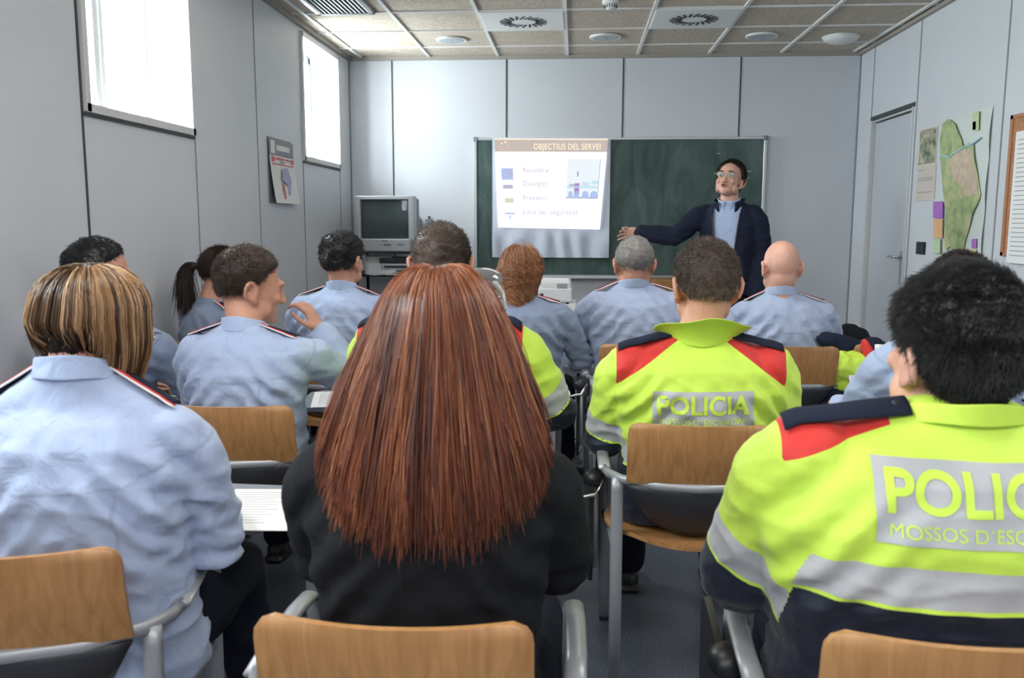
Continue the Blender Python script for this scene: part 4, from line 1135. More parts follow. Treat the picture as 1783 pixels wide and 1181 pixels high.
def build_person(P):
    """P: root loc, rz, skeleton in local axes (x to the person's right, y forward)"""
    root = empty('person', (P['loc'][0], P['loc'][1] + (.045 if P.get('hipz', .47) < .6 else 0), 0), rz=R(P.get('rz', 0)), label=P['label'], cat='person')
    if P.get('group'): root['group'] = P['group']
    vb, vc = P.get('vb', .007), P.get('vc', .008)
    h = P['head']; rm = head_basis(h); k = h.get('k', 1); wide = h.get('wide', 1)
    P.setdefault('neckb', (h['c'][0] * .3, P['shy'] + .012, P['shz'] + .075)); P.setdefault('shy', -.05); P['shw'] *= .95
    legs = P.get('legs') or legs_seated(P)
    # ---- body
    mb = MB(); mb.loft(torso_secs(P, -.012)); trapezius(mb, P, -.012)
    add_head(mb, h['c'], rm, k, wide, P['neckb'], P.get('nr', .056))
    for s in (-1, 1):
        sh, e, w_ = arm_pts(P, s); mb.limb([sh + Vector((-s * .012, 0, -.02)), sh.lerp(e, .5), e, e.lerp(w_, .5), w_], [.040, .038, .034, .032, .024], 14)
        A = P['armL'] if s < 0 else P['armR']; d_ = Vector(A.get('d', tuple(w_ - e)))
        # thumb on the inner side: side sign follows d x n
        add_hand(mb, w_, d_, A.get('n', (0, 0, -1)), A.get('t', s * 1), P.get('handk', 1), A.get('curl', 30), A.get('point', False), A.get('spread', 5))
    for (a, b_, c_) in legs:
        mb.limb([a, a.lerp(b_, .5), b_, b_.lerp(c_, .45), c_], [.078, .070, .052, .048, .034], 14)
        mb.limb([c_ + Vector((0, -.03, -.035)), c_ + Vector((0, .11, -.045))], [.03, .025], 10)
    V, N, F = remesh(mb, vb, 3)
    if P.get('face'): V = P['face'](V, N, h, rm, k)
    skin = P.get('skin', M_SKIN)
    body = from_np('body', V, F, skin, root)
    bvh = BVHTree.FromPolygons([tuple(v) for v in V], [tuple(f) for f in F])
    # ---- trousers
    mb = MB()
    hz = P.get('hipz', .47); hy = P.get('hipy', -.02)
    mb.ell((0, hy, hz + .04), (.185 * P.get('girth', 1), .135 * P.get('girth', 1), .11))
    for (a, b_, c_) in legs: mb.limb([a, a.lerp(b_, .5), b_, b_.lerp(c_, .45), c_ + Vector((0, 0, .02))], [.096, .088, .070, .068, .058], 14)
    Vt, Nt, Ft = remesh(mb, .011, 3); Vt += Nt * (.005 * vnoise(Vt, (6, 6, 9), 3))[:, None]
    from_np('trousers', Vt, Ft, P.get('trousers', M_TROUS), root)
    for (a, b_, c_) in legs:
        sd = MB(); f_ = P.get('footdir', Vector((0, 1, 0)))
        b0 = c_ + Vector((0, 0, -.045)); b0.z = .045
        sd.ell(b0 + f_ * -.02, (.038, .045, .042)); sd.limb([b0 + f_ * .0 + Vector((0, 0, -.006)), b0 + f_ * .13 + Vector((0, 0, -.012))], [.036, .032], 12); sd.box(b0 + f_ * .05 + Vector((0, 0, -.035)), (.08, .24, .018), bev=.008)
        Vs_, Ns_, Fs_ = remesh(sd, .008, 2); from_np('shoe', Vs_, Fs_, M_SHOE, root)
    # ---- shirt or jacket
    d = P.get('loose', .012); mb = MB()
    secs = torso_secs(P, d); hem = P.get('hem', None)
    mb.loft(secs); trapezius(mb, P, d)
    cs = P.get('sleeve', 1.0)
    for s in (-1, 1):
        sh, e, w_ = arm_pts(P, s)
        we = e.lerp(w_, .93 if not P.get('short') else .02)
        mb.limb([sh + Vector((-s * .012, 0, -.022)), sh.lerp(e, .25), sh.lerp(e, .6), e, e.lerp(we, .5), we], [(.044 + d) * cs, (.050 + d) * cs, (.046 + d) * cs, (.040 + d) * cs, (.038 + d) * cs, (.030 + d) * cs], 18)
    V, N, F = remesh(mb, vc, P.get('sm', 6))
    # seams & folds
    armt = np.full(len(V), -1.0); ax = np.zeros(len(V))
    for s in (-1, 1):
        sh, e, w_ = arm_pts(P, s); sh, e, w_ = [np.array(tuple(q)) for q in (sh, e, w_)]
        def seg(a, b_):
            ab = b_ - a; t = ((V - a) @ ab) / (ab @ ab); tc = np.clip(t, 0, 1); dd = np.linalg.norm(V - (a + tc[:, None] * ab), axis=1); return t * np.linalg.norm(ab), dd
        t1, d1 = seg(sh, e); t2, d2 = seg(e, w_); L1 = np.linalg.norm(e - sh)
        near = (np.minimum(d1, d2) < .105 * cs + d) & (V[:, 0] * s > P['shw'] * .98 - .04)
        tt = np.where(d1 <= d2, t1, L1 + np.maximum(t2, 0)); armt = np.where(near & (tt > -.02), tt, armt)
    amp = P.get('fold', .006); sd_ = P.get('seed', 1)
    f1 = vnoise(V, (3.2, 3.2, 7), sd_); f2 = vnoise(V, (9, 7, 5), sd_ + 1); f3 = vnoise(V, (4, 4, 9), sd_ + 2)
    low = np.clip((P['shz'] - V[:, 2]) / .25, 0, 1)
    ridge = 1 - 2 * np.abs(np.tanh(f1 * 1.5)); ridge2 = 1 - 2 * np.abs(np.tanh(f3 * 1.6))
    wgt = .25 + .75 * low
    dis = amp * (wgt * (.55 * ridge + .55 * ridge2) + .5 * f2)
    # deep folds beside the armpits and around the elbow
    for s in (-1, 1):
        c_ = np.array([s * (P['shw'] - .03), P['shy'] - .08, P['shz'] - .14]); q = V - c_
        rr = np.exp(-(q ** 2).sum(1) / .012); dis += amp * 1.6 * rr * np.sin((q[:, 2] * .8 + s * q[:, 0] * .9) * 95 + f2)
        e = np.array(tuple(arm_pts(P, s)[1])); q = V - e; rr = np.exp(-(q ** 2).sum(1) / .008); dis += amp * .9 * rr * np.sin(q[:, 2] * 120 + f1 * 2)
    V = V + N * dis[:, None]
    cut = P.get('cut')
    keep = np.ones(len(F), bool)
    fc = V[F].mean(1)
    if cut is not None: keep &= ~cut(fc)
    keep &= fc[:, 2] > P.get('hemz', hz - .02)
    x_, y_, z_ = V[:, 0], V[:, 1], V[:, 2]
    sz, sw_ = P['shz'], P['shw']
    kind = P.get('kind', 'shirt')
    if kind == 'hv':
        red = np.minimum(z_ - (P.get('redz', sz - .01) - (np.abs(x_) - .085) * P.get('reds', .60)), P.get('seamx', sw_ + .04) - np.abs(x_))
        red = np.minimum(red, np.abs(x_) - P.get('redin', .068))
        arm = armt > .075
        bt, bb_ = P.get('bandz', (.745, .69)); a1, a2 = P.get('bandt', (.19, .255))
        tor_band = np.minimum(bt - z_, z_ - bb_); arm_band = np.minimum(armt - a1, a2 - armt)
        band = np.where(arm, arm_band, tor_band)
        navy = np.where(arm, armt - a2, bb_ - z_)
        pipe = .0035 - np.abs(np.where(arm, armt - a2 - .003, bb_ - .003 - z_))
        at_ = {'red': red, 'band': band, 'navy': navy, 'pipe': pipe}; m = M_HV
    else:
        yz = sz - P.get('yoke', .085) - .02 * np.cos(np.clip(x_ / sw_, -1.2, 1.2) * 1.6)
        sm = np.maximum(0, 1 - np.abs(z_ - yz) / .004) * (y_ < P['shy'] + .03) * (armt < .02)
        sm2 = np.maximum(0, 1 - np.abs(np.abs(x_) - sw_ * .58) / .004) * (y_ < P['shy']) * (z_ < yz) * P.get('pleats', 1)
        sm3 = np.maximum(0, 1 - np.abs(armt - .03) / .005)
        at_ = {'seam': np.clip(sm + sm2 + sm3, 0, 1)}; m = P.get('cloth', M_SHIRT)
    top = from_np('jacket' if kind in ('hv', 'coat') else 'shirt', V, F[keep], m, root, attrs=at_)
    sb = BVHTree.FromPolygons([tuple(v) for v in V], [tuple(f) for f in F])
    # ---- collar
    cl = P.get('collar', {})
    if cl is not None:
        nb = Vector(P['neckb']); hc = Vector(h['c']) + rm @ Vector((0, -.03 * k, -.06 * k)); axis = (hc - nb).normalized(); axis = (axis + Vector((0, 0, 1.5))).normalized()
        rx, ry, hh = cl.get('rx', .073), cl.get('ry', .068), cl.get('h', .04); fl = cl.get('flare', .0); vs = []; fs = []; nn = 48; rows = 7
        base = nb + Vector((0, -.004, cl.get('dz', -.018)))
        for j in range(rows):
            v = j / (rows - 1)
            for i in range(nn):
                a = 2 * math.pi * i / nn; fr = .5 + .5 * math.sin(a)  # 1 at front
                rr = 1 + .10 * (1 - v) + fl * v * v * (1 - .6 * fr) * (1.3 + .5 * abs(math.cos(a)) if fl > .2 else 1)
                p_ = base + Vector((rx * rr * math.cos(a), ry * rr * math.sin(a), 0)) + axis * (hh * v * (1 - .55 * fr)) + Vector((0, 0, -.018 * fr - (fl * .028 * v * v * abs(math.cos(a)))))
                vs.append(p_ + Vector((0, 0, .004 * math.sin(a * 5 + v * 2) * (1 if fl > .2 else .25))))
        for j in range(rows - 1):
            for i in range(nn):
                a, b_ = j * nn + i, j * nn + (i + 1) % nn; fs.append((a, b_, b_ + nn, a + nn))
        o = from_np('collar', [tuple(v) for v in vs], fs, cl.get('m', M_LIME if kind == 'hv' else m), root, attrs={'seam': [0] * len(vs)})
        sdm = o.modifiers.new('s', 'SOLIDIFY'); sdm.thickness = .004; o.modifiers.new('b', 'SUBSURF').levels = 1
    # ---- shoulder straps
    if P.get('epaulette', True) and kind in ('hv', 'shirt'):
        for s in (-1, 1):
            x0, x1 = P.get('epx', (.085, P.get('seamx', sw_ + .008) - .008)); w_ = .020; yc = P['shy'] + (.006 if kind == 'shirt' else -.024)
            def strip(name, ya, yb, xa, xb, off, m_, n1=16, n2=4):
                vs = []; fs = []
                for i in range(n1 + 1):
                    for q in range(n2 + 1):
                        xx = s * (xa + (xb - xa) * i / n1); yy = ya + (yb - ya) * q / n2
                        hit = sb.ray_cast(Vector((xx, yy, sz + .25)), Vector((0, 0, -1)))
                        z = hit[0].z if hit[0] else sz
                        nrm = hit[1] if hit[1] else Vector((0, 0, 1))
                        if nrm.z < 0: nrm = -nrm
                        vs.append(tuple(Vector((xx, yy, z)) + nrm * off))
                for q in range(n2 + 1):  # a stiff strap spans hollows: upper hull along its length
                    ids = [i * (n2 + 1) + q for i in range(n1 + 1)]; hull = []
                    for i_ in ids:
                        while len(hull) > 1:
                            a_, b_ = vs[hull[-2]], vs[hull[-1]]; c_ = vs[i_]
                            if (b_[2] - a_[2]) * abs(c_[0] - a_[0]) <= (c_[2] - a_[2]) * abs(b_[0] - a_[0]): hull.pop()
                            else: break
                        hull.append(i_)
                    for u_, v_ in zip(hull[:-1], hull[1:]):
                        n_ = (v_ - u_) // (n2 + 1)
                        for s_ in range(1, n_):
                            i_ = u_ + s_ * (n2 + 1); t_ = s_ / n_; vs[i_] = (vs[i_][0], vs[i_][1], vs[u_][2] * (1 - t_) + vs[v_][2] * t_)
                for i in range(n1):
                    for q in range(n2): a = i * (n2 + 1) + q; fs.append((a, a + 1, a + n2 + 2, a + n2 + 1))
                o = from_np(name, vs, fs, m_, root); md = o.modifiers.new('s', 'SOLIDIFY'); md.thickness = .003; md.offset = 0; return o
            strip('epaulette', yc - w_, yc + w_, x0, x1, .007 if kind == 'hv' else .005, M_NAVY)
            if kind == 'shirt':
                strip('red_piping', yc - w_ - .006, yc - w_ - .001, x0 - .02, x1 + .004, .0055, M_RED, 16, 1)
                strip('white_piping', yc - w_ - .010, yc - w_ - .0065, x0 - .02, x1 + .006, .0055, M_WPIPE, 16, 1)
            else:
                b_ = MB(); hit = sb.ray_cast(Vector((s * (x0 + .02), yc, sz + .25)), Vector((0, 0, -1)))
                if hit[0]: b_.ell(hit[0] + Vector((0, 0, .011)), (.008, .008, .004), nu=12, nv=8); b_.build('snap_button', M_BLACK, root, True)
    return root, body, bvh, top, sb, h

def back_decal(name, vs, fs, root, sb, cx, cz, off, m, rot=0.0, sub=0, wlim=1):
    """project flat artwork (u,v metres) straight onto the back of the garment"""
    import bmesh
    me = bpy.data.meshes.new('d'); me.from_pydata([(a, b_, 0) for a, b_ in vs], [], fs)
    bm = bmesh.new(); bm.from_mesh(me)
    bmesh.ops.triangulate(bm, faces=bm.faces)
    for _ in range(6):
        le = [e for e in bm.edges if e.calc_length() > .010]
        if not le: break
        bmesh.ops.subdivide_edges(bm, edges=le, cuts=1); bmesh.ops.triangulate(bm, faces=[f for f in bm.faces if len(f.verts) > 3])
    c_, s_ = math.cos(rot), math.sin(rot)
    V = []; 
    for v in bm.verts:
        x = cx + v.co.x * c_ - v.co.y * s_; z = cz + v.co.x * s_ + v.co.y * c_
        hit = sb.ray_cast(Vector((x, -.6, z)), Vector((0, 1, 0)))
        y = hit[0].y if hit[0] is not None else -.12
        n_ = hit[1] if hit[1] is not None else Vector((0, -1, 0))
        if n_.y > 0: n_ = -n_
        V.append(Vector((x, y, z)) + n_ * off)
    for v, p_ in zip(bm.verts, V): v.co = p_
    bm.to_mesh(me); bm.free(); me.materials.append(m)
    me.polygons.foreach_set('use_smooth', [True] * len(me.polygons))
    o = bpy.data.objects.new(name, me); COL.objects.link(o); o.parent = root
    return o

def police_panel(root, sb, cx, ztop, w=.30, rot=0.0):
    h_ = w * .365
    pn = back_decal('reflective_panel', [(-w / 2, -h_ / 2), (w / 2, -h_ / 2), (w / 2, h_ / 2), (-w / 2, h_ / 2)], [(0, 1, 2, 3)], root, sb, cx, ztop - h_ / 2, .0025, M_REFL, rot)
    ot = []
    for tx, fw, fh, zy in (('POLICIA', .91, .50, .14), ('MOSSOS D´ESQUADRA', .88, .17, -.335)):
        vs, fs = text_mesh(tx, 1.0, .026 if tx == 'POLICIA' else 0.0)
        a = np.array(vs); lo, hi = a.min(0), a.max(0); cap = .72 if tx == 'POLICIA' else .72
        sx_ = w * fw / (hi[0] - lo[0]); sy_ = h_ * fh / cap
        vs = [((x - (lo[0] + hi[0]) / 2) * sx_, (y - .36) * sy_ + zy * h_) for x, y in vs]
        back_decal('lettering', vs, fs, pn, sb, cx, ztop - h_ / 2, .0042, M_LIME, rot)
    return pn

H_BLACK = hair_mat('hair_black', [(.003, .003, .004), (.010, .010, .012), (.035, .035, .042)], .38, .5)
H_DKBR = hair_mat('hair_dark_brown', [(.006, .004, .004), (.018, .011, .009), (.06, .04, .034)], .45)
H_BROWN = hair_mat('hair_brown', [(.022, .014, .011), (.055, .038, .030), (.15, .11, .09)], .5)
H_MID = hair_mat('hair_mid_brown', [(.04, .028, .022), (.10, .072, .058), (.24, .18, .15)], .55)
H_GREY = hair_mat('hair_grey', [(.10, .09, .085), (.24, .225, .215), (.45, .43, .42)], .55)
H_RED = hair_mat('hair_auburn', [(.030, .007, .005), (.14, .035, .014), (.30, .095, .036), (.50, .22, .11)], .33, .5)
H_CURL = hair_mat('hair_copper', [(.13, .045, .018), (.36, .145, .065), (.62, .32, .17)], .42, .5)
H_BLOND = hair_mat('hair_blond_streaks', [(.020, .010, .007), (.13, .062, .024), (.36, .20, .09), (.66, .47, .30)], .33, .5)
H_PONY = hair_mat('hair_chestnut', [(.008, .004, .003), (.025, .010, .007), (.07, .032, .020)], .33, .5)

REST = dict(e=(0, 0, 0), w=(0, 0, 0))
def arms(ex=.30, ey=.02, ez=.74, wx=.22, wy=.28, wz=.70):
    return dict(armL=dict(e=(-ex, ey, ez), w=(-wx, wy, wz), n=(0, 0, -1), t=-1), armR=dict(e=(ex, ey, ez), w=(wx, wy, wz), n=(0, 0, -1), t=1))

# ---------- front row: woman with blond bob
P = dict(loc=(-.96, 1.57, 0), rz=6, label='person with streaked blond bob in light blue uniform shirt, front row by the wall', shw=.195, shy=-.055, shz=.985, neckb=(.005, -.043, 1.108),
         head=dict(c=(.015, .0, 1.165), pitch=14, yaw=-14, k=1.0), vb=.006, vc=.006, loose=.022, fold=.008, seed=3, cloth=M_SHIRT, girth=1.08, sleeve=1.0, yoke=.075, collar=dict(h=.045, rx=.078, ry=.074), **arms(.222, .03, .73, .12, .28, .70))
root, body, bvh, top, sb, h = build_person(P)
def envelope_hair(h, bvh, parent, m, rz_top, env, ends, count, seed, part=0.0, rad=.0007, K=22, wave=.004, wfreq=40, clump=26, tint=None, cap=True, az_rng=(0, 360), inner=.55, minphi=4, zc=.03, name='hair', curl=0.0, phimax=48, phiE=90):
    """strands start on the crown, run down an ellipsoid of radii rz_top and then an envelope env(z, az)->(rx, ry, cy)"""
    rs = np.random.RandomState(seed); rm = head_basis(h); k = h.get('k', 1); c = np.array(tuple(Vector(h['c']) + rm @ Vector((0, -.012 * k, zc * k))))
    rx0, ry0, rz0 = rz_top; paths = []; tint_ = []
    ncl = clump * 6; cl_az = rs.uniform(R(az_rng[0]), R(az_rng[1]), ncl); cl_t = rs.rand(ncl); cl_w = rs.uniform(.4, 1, ncl); cl_ph = rs.uniform(0, 6.28, ncl)
    RM = np.eye(3)
    for i in range(count):
        ci = rs.randint(ncl); az = cl_az[ci] + rs.normal() * (.10 if curl else .035); dep = 1 - (1 - inner) * rs.rand() ** 2.2 * (.6 + .4 * cl_w[ci])
        phi0 = R(minphi) + rs.rand() ** .8 * R(phimax); ze = ends(az) + rs.normal() * (.018 if phiE < 90 else .008) + (cl_w[ci] - .7) * .03
        t_r = rs.rand(); ze -= .03 * t_r ** 3 if curl else 0; dep *= (1 + .07 * rs.normal()) if curl else 1
        z_eq = c[2] + rz0 * math.cos(R(phiE))
        pts = []
        ca, sa = math.cos(az), math.sin(az)
        lean = part * (1 if ca > 0 else -1) * 0
        nph = K // 3
        for q in range(nph):
            ph = phi0 + (R(phiE) - phi0) * q / nph
            dq = dep - .12 * max(0, 1 - q / 2.5)
            v = np.array([rx0 * math.sin(ph) * ca * dq, ry0 * math.sin(ph) * sa * dq, rz0 * math.cos(ph) * dq])
            pts.append(RM @ v + c)
        for q in range(K - nph):
            t = q / (K - nph - 1); z = z_eq + (ze - z_eq) * t
            ex, ey, ecx, ecy = env(z, az, t)
            pts.append(np.array([c[0] + ecx + ex * ca * dep, c[1] + ecy + ey * sa * dep, z]))
        p_ = np.array(pts)
        s_ = np.linspace(0, 1, K)[:, None]
        wv = np.array([math.cos(cl_ph[ci]), math.sin(cl_ph[ci]), 0]); w2 = rs.normal(size=3) * .35
        p_ += wave * s_ * (np.sin(s_ * wfreq * .25 + cl_ph[ci]) * wv + np.sin(s_ * wfreq * .6 + rs.uniform(0, 6.28)) * w2)
        if curl:
            a_ = s_[:, 0] * wfreq + cl_ph[ci] + rs.normal() * .9 + 3 * t_r; curl_ = curl * rs.uniform(.4, 1.3); p_[:, 0] += curl_ * np.cos(a_) * s_[:, 0] ** .5; p_[:, 1] += curl_ * np.sin(a_) * s_[:, 0] ** .5; p_[:, 2] += curl * .5 * np.sin(a_ * 1.1)
        p_ += rs.normal(size=3) * .0012
        paths.append(p_); tint_.append(np.clip(cl_t[ci] * .75 + rs.rand() * .25 if tint is None else tint(az, cl_t[ci], rs.rand(), dep), 0, 1))
    rads = rad * (np.concatenate([np.full(K - 4, 1.0), [.9, .75, .5, .2]]))[None, :]
    parts = [strands(np.array(paths), rads, tint_)]
    if cap:
        # scalp-side under layer so that no skin shows through
        reg = region_std(.34, -.45, -.10); V, F, W, kp, dd = hair_cap(h['c'], rm, k, h.get('wide', 1), bvh, lambda d: .008, reg, seed=seed, rough=.002)
        parts.append((V, F, np.full(len(V), .12)))
    return finish_hair(name, parts, m, parent)
def env_bob(z, az, t):
    s = math.cos(max(0, t - .25) * 1.05) ** 1.0
    return (.109 * s, .120 * s, -.002, -.004)
def ends_bob(az):
    a = (math.degrees(az) % 360)  # 270 back, 0 right, 180 left, 90 front
    if 200 < a < 290: return 1.165
    if a >= 290 or a < 30: b_ = (a - 290) % 360; return 1.165 - .10 * min(1, b_ / 35)
    if 150 < a <= 200: return 1.125
    return 1.15 if 60 < a < 120 else 1.09
def tint_bob(az, c, r, dep): return (.22 if dep < .7 else .55 + .45 * math.sin(c * 40)) * .8 + .2 * r - .1
envelope_hair(h, bvh, root, H_BLOND, (.108, .122, .112), env_bob, ends_bob, 6500, 5, rad=.0011, K=20, wave=.003, wfreq=9, tint=tint_bob, minphi=3, inner=.72, clump=20)
short_hair(h, bvh, root, H_DKBR, thick=.004, length=.014, count=6000, nape=-.80, rad=.0008, seed=8, comb=.85).name = 'nape_hair'
g = MB()
def glasses(h, root, m=M_CHROME, lens=False, temples=True):
    rm = head_basis(h); k = h.get('k', 1); c = Vector(h['c']); g = MB()
    T_ = lambda p: c + rm @ (Vector(p) * k)
    for s in (-1, 1):
        g.tube([T_((s * (.033 + .024 * math.cos(a)), .112, .004 + .017 * math.sin(a))) for a in [R(q) for q in range(0, 361, 24)]], .0013, 6)
        g.tube([T_((s * .057, .112, .010)), T_((s * .078, .10, .010)), T_((s * .084, .02, .006)), T_((s * .085, -.02, -.004))], .0016, 6)
    g.tube([T_((-.010, .113, .008)), T_((0, .118, .012)), T_((.010, .113, .008))], .0013, 6)
    o = g.build('glasses', m, root, True)
    for s in (-1, 1):
        if lens: MB().ell(T_((s * .033, .112, .004)), (.022, .002, .015), rm, 16, 10).build('lens', mat('lens_glass', (.8, 1, .95), .03, trans=.9), o, True)
    return o
gl = glasses(h, root)

# ---------- front row: woman with long auburn hair, black jacket
P = dict(loc=(-.235, 1.36, 0), rz=0, label='person with long straight auburn hair in black jacket, front row centre', shw=.178, shy=-.06, shz=.985, neckb=(.005, -.048, 1.08),
         head=dict(c=(.015, -.03, 1.178), pitch=4, yaw=2, k=1.0), vb=.006, vc=.006, loose=.022, fold=.004, seed=7, cloth=M_BLACKCLOTH, kind='coat', girth=1.08, sleeve=1.05, pleats=0, collar=dict(h=.04, m=M_BLACKCLOTH), epaulette=False,
         hemz=.44, **arms(.205, .06, .79, .17, .28, .74))
root, body, bvh, top, sb, h = build_person(P)
def env_red(z, az, t):
    w = .087 + .100 * t ** .85; return (w, .102 + .022 * t, .0, -.055 * t)
def ends_red(az):
    a = (math.degrees(az) % 360); db = abs((a - 268 + 180) % 360 - 180)
    if db < 22: return .925
    if db < 70: return .925 + (db - 22) / 48 * .06
    if db < 110: return .985 + (db - 70) / 40 * .04
    return 1.00
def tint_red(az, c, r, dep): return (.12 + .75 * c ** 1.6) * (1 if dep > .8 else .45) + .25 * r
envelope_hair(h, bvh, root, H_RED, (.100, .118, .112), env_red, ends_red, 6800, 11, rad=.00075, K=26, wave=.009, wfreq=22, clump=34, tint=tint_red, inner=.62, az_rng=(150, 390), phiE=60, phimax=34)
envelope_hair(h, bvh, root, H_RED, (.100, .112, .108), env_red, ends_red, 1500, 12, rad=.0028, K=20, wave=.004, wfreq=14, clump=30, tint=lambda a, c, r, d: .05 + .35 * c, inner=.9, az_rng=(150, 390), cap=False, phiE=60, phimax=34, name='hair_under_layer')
# centre back seam of the jacket
vs = []; fs = []
for i in range(40):
    z = .62 + i * .011
    for q in (-.0014, .0014):
        x = -.02 + q; hit = sb.ray_cast(Vector((x, -.6, z)), Vector((0, 1, 0))); vs.append((x, (hit[0].y if hit[0] else -.15) - .0015, z))
fs = [(2 * i, 2 * i + 1, 2 * i + 3, 2 * i + 2) for i in range(39)]
from_np('back_seam', vs, fs, mat('seam_black', (.003, .003, .004), .9), root)
# sunglasses pushed up on her hair
rm = head_basis(h); c = Vector(h['c'])
sg = empty('sunglasses', c + Vector(root.location) + Vector((.014, .0, 0)), label='grey sunglasses pushed up into the long auburn hair', cat='sunglasses')
g = MB()
for s in (-1, 1):
    g.tube([(s * .012, .068, .095), (s * .05, .060, .100), (s * .076, .030, .098), (s * .090, -.005, .086), (s * .097, -.040, .066)], [.003, .004, .005, .004, .0025], 10, flat=(.6, 1.5))
g.build('sunglass_frame', mat('frame_grey', (.38, .38, .38), .2, coat=.6), sg, True)
for s in (-1, 1): MB().ell((s * .052, .048, .108), (.034, .014, .022), (R(-50), 0, s * .3)).build('dark_lens', mat('smoke_lens', (.12, .12, .13), .08, coat=1), sg, True)

# ---------- front row: black haired man, lime jacket
P = dict(loc=(.605, 1.385, 0), rz=-2, label='person with thick black hair in lime and red POLICIA jacket, front row right side', shw=.250, shy=-.06, shz=1.02,
         head=dict(c=(-.005, -.035, 1.172), pitch=-8, yaw=14, k=1.03, wide=1.02), vb=.006, vc=.0055, loose=.030, fold=.005, seed=11, kind='hv', girth=1.2, sleeve=1.15, skin=M_SKINP,
         collar=dict(h=.035, rx=.092, ry=.088, dz=-.012), redz=1.085, reds=.36, seamx=.280, redin=.118, bandz=(.885, .826), bandt=(.165, .235), hemz=.44, **arms(.30, .05, .77, .25, .32, .73))
root, body, bvh, top, sb, h = build_person(P)
police_panel(root, sb, .0, 1.035, .315)
short_hair(h, bvh, root, H_BLACK, thick=.020, length=.015, count=30000, front=.20, nape=-.72, side=-.22, rad=.0004, seed=13, comb=.62, whorl=(.30, -.62, .72), rough=.005,
           tint=lambda d: (.18 if (d - Vector((.30, -.62, .72)).normalized()).length < .2 else 0) - .1)

# ---------- second row: brown haired man, lime jacket, raised collar
P = dict(loc=(.375, 2.64, 0), rz=0, label='person with short brown hair and raised collar in lime POLICIA jacket, second row', shw=.226, shy=-.06, shz=.965,
         head=dict(c=(.02, -.02, 1.188), pitch=2, yaw=4, k=1.08, wide=1.02), vb=.006, vc=.006, loose=.028, fold=.008, seed=21, kind='hv', girth=1.1, sleeve=1.1, neckb=(.0, -.045, 1.052),
         collar=dict(h=.088, rx=.090, ry=.084, dz=-.035, flare=.50), redz=1.02, reds=.76, seamx=.250, bandz=(.70, .645), bandt=(.20, .27), hemz=.44, **arms(.27, .05, .70, .20, .28, .70))
root, body, bvh, top, sb, h = build_person(P)
police_panel(root, sb, .0, .892, .29, R(1))
short_hair(h, bvh, root, H_MID, thick=.010, length=.010, count=9000, front=.30, nape=-.62, rad=.0006, seed=23, comb=.45, tint=lambda d: -.22 if d.z > .25 else (.12 if d.z < -.25 else -.05))

# ---------- second row: close cropped man, lime jacket, behind the auburn hair
P = dict(loc=(-.425, 2.70, 0), rz=0, label='person with close cropped hair in lime and red jacket behind the auburn hair', shw=.228, shy=-.05, shz=1.02,
         head=dict(c=(.0, -.03, 1.245), pitch=3, yaw=4, k=1.04, wide=1.05), loose=.028, fold=.006, seed=31, kind='hv', girth=1.1, sleeve=1.12,
         collar=dict(h=.05, rx=.088, ry=.082), redz=1.07, reds=.62, seamx=.262, bandz=(.70, .645), bandt=(.21, .29), hemz=.44, armL=dict(e=(-.26, .10, .74), w=(-.18, .32, .70), n=(0, 0, -1), t=-1), armR=dict(e=(.36, .06, .76), w=(.24, .28, .70), n=(0, 0, -1), t=1))
root, body, bvh, top, sb, h = build_person(P)
short_hair(h, bvh, root, H_BROWN, thick=.006, length=.007, count=7000, front=.32, nape=-.55, rad=.0006, seed=33, comb=.35, tint=lambda d: .35 - .5 * max(0, d.x + .25) + (.15 if d.x < -.5 else 0))

# ---------- second row: man with hand at his face
P = dict(loc=(-1.10, 2.80, 0), rz=-6, label='person with short brown hair, right hand raised to the face, blue shirt', shw=.195, shy=-.06, shz=.965,
         head=dict(c=(.0, .0, 1.155), pitch=6, yaw=-48, k=1.04), loose=.018, fold=.007, seed=41, cloth=M_SHIRT, girth=1.08, collar=dict(h=.05, rx=.072, ry=.07),
         armL=dict(e=(-.24, .04, .70), w=(-.14, .28, .70), n=(0, 0, -1), t=-1), armR=dict(e=(.315, .18, .795), w=(.165, .19, .99), d=(-.35, .0, .6), n=(-.8, .1, -.5), t=1, curl=40))
root, body, bvh, top, sb, h = build_person(P)
short_hair(h, bvh, root, H_BROWN, thick=.014, length=.012, count=8000, front=.30, nape=-.58, rad=.0006, seed=43, comb=.45, tint=lambda d: .25 if d.z > .6 or d.x < -.5 else -.05)

# ---------- second row by the wall: dark haired man
P = dict(loc=(-1.70, 2.93, 0), rz=-8, label='person with smooth dark hair in grey blue shirt, against the left wall', shw=.205, shy=-.05, shz=.985,
         head=dict(c=(.0, -.01, 1.178), pitch=8, yaw=-62, k=1.06), loose=.018, fold=.006, seed=51, cloth=M_SHIRT2, girth=1.05, armL=dict(e=(-.20, .10, .74), w=(-.12, .32, .72), n=(0, 0, -1), t=-1), armR=dict(e=(.29, .12, .74), w=(.22, .36, .72), n=(0, 0, -1), t=1))
root, body, bvh, top, sb, h = build_person(P)
short_hair(h, bvh, root, H_BLACK, thick=.012, length=.012, count=6000, front=.42, nape=-.58, rad=.0006, seed=53, comb=.8)

# ---------- second row: person hidden behind the black haired man
P = dict(loc=(1.235, 2.90, 0), rz=4, label='person in light blue shirt mostly hidden by the black haired head', shw=.205, shy=-.06, shz=.96,
         head=dict(c=(.02, -.02, 1.145), pitch=6, k=1.02), loose=.02, fold=.007, seed=61, cloth=M_SHIRT, girth=1.1, **arms(.285, .06, .70, .22, .3, .70))
root, body, bvh, top, sb, h = build_person(P)
short_hair(h, bvh, root, H_DKBR, thick=.018, length=.015, count=6000, rad=.0006, seed=63)

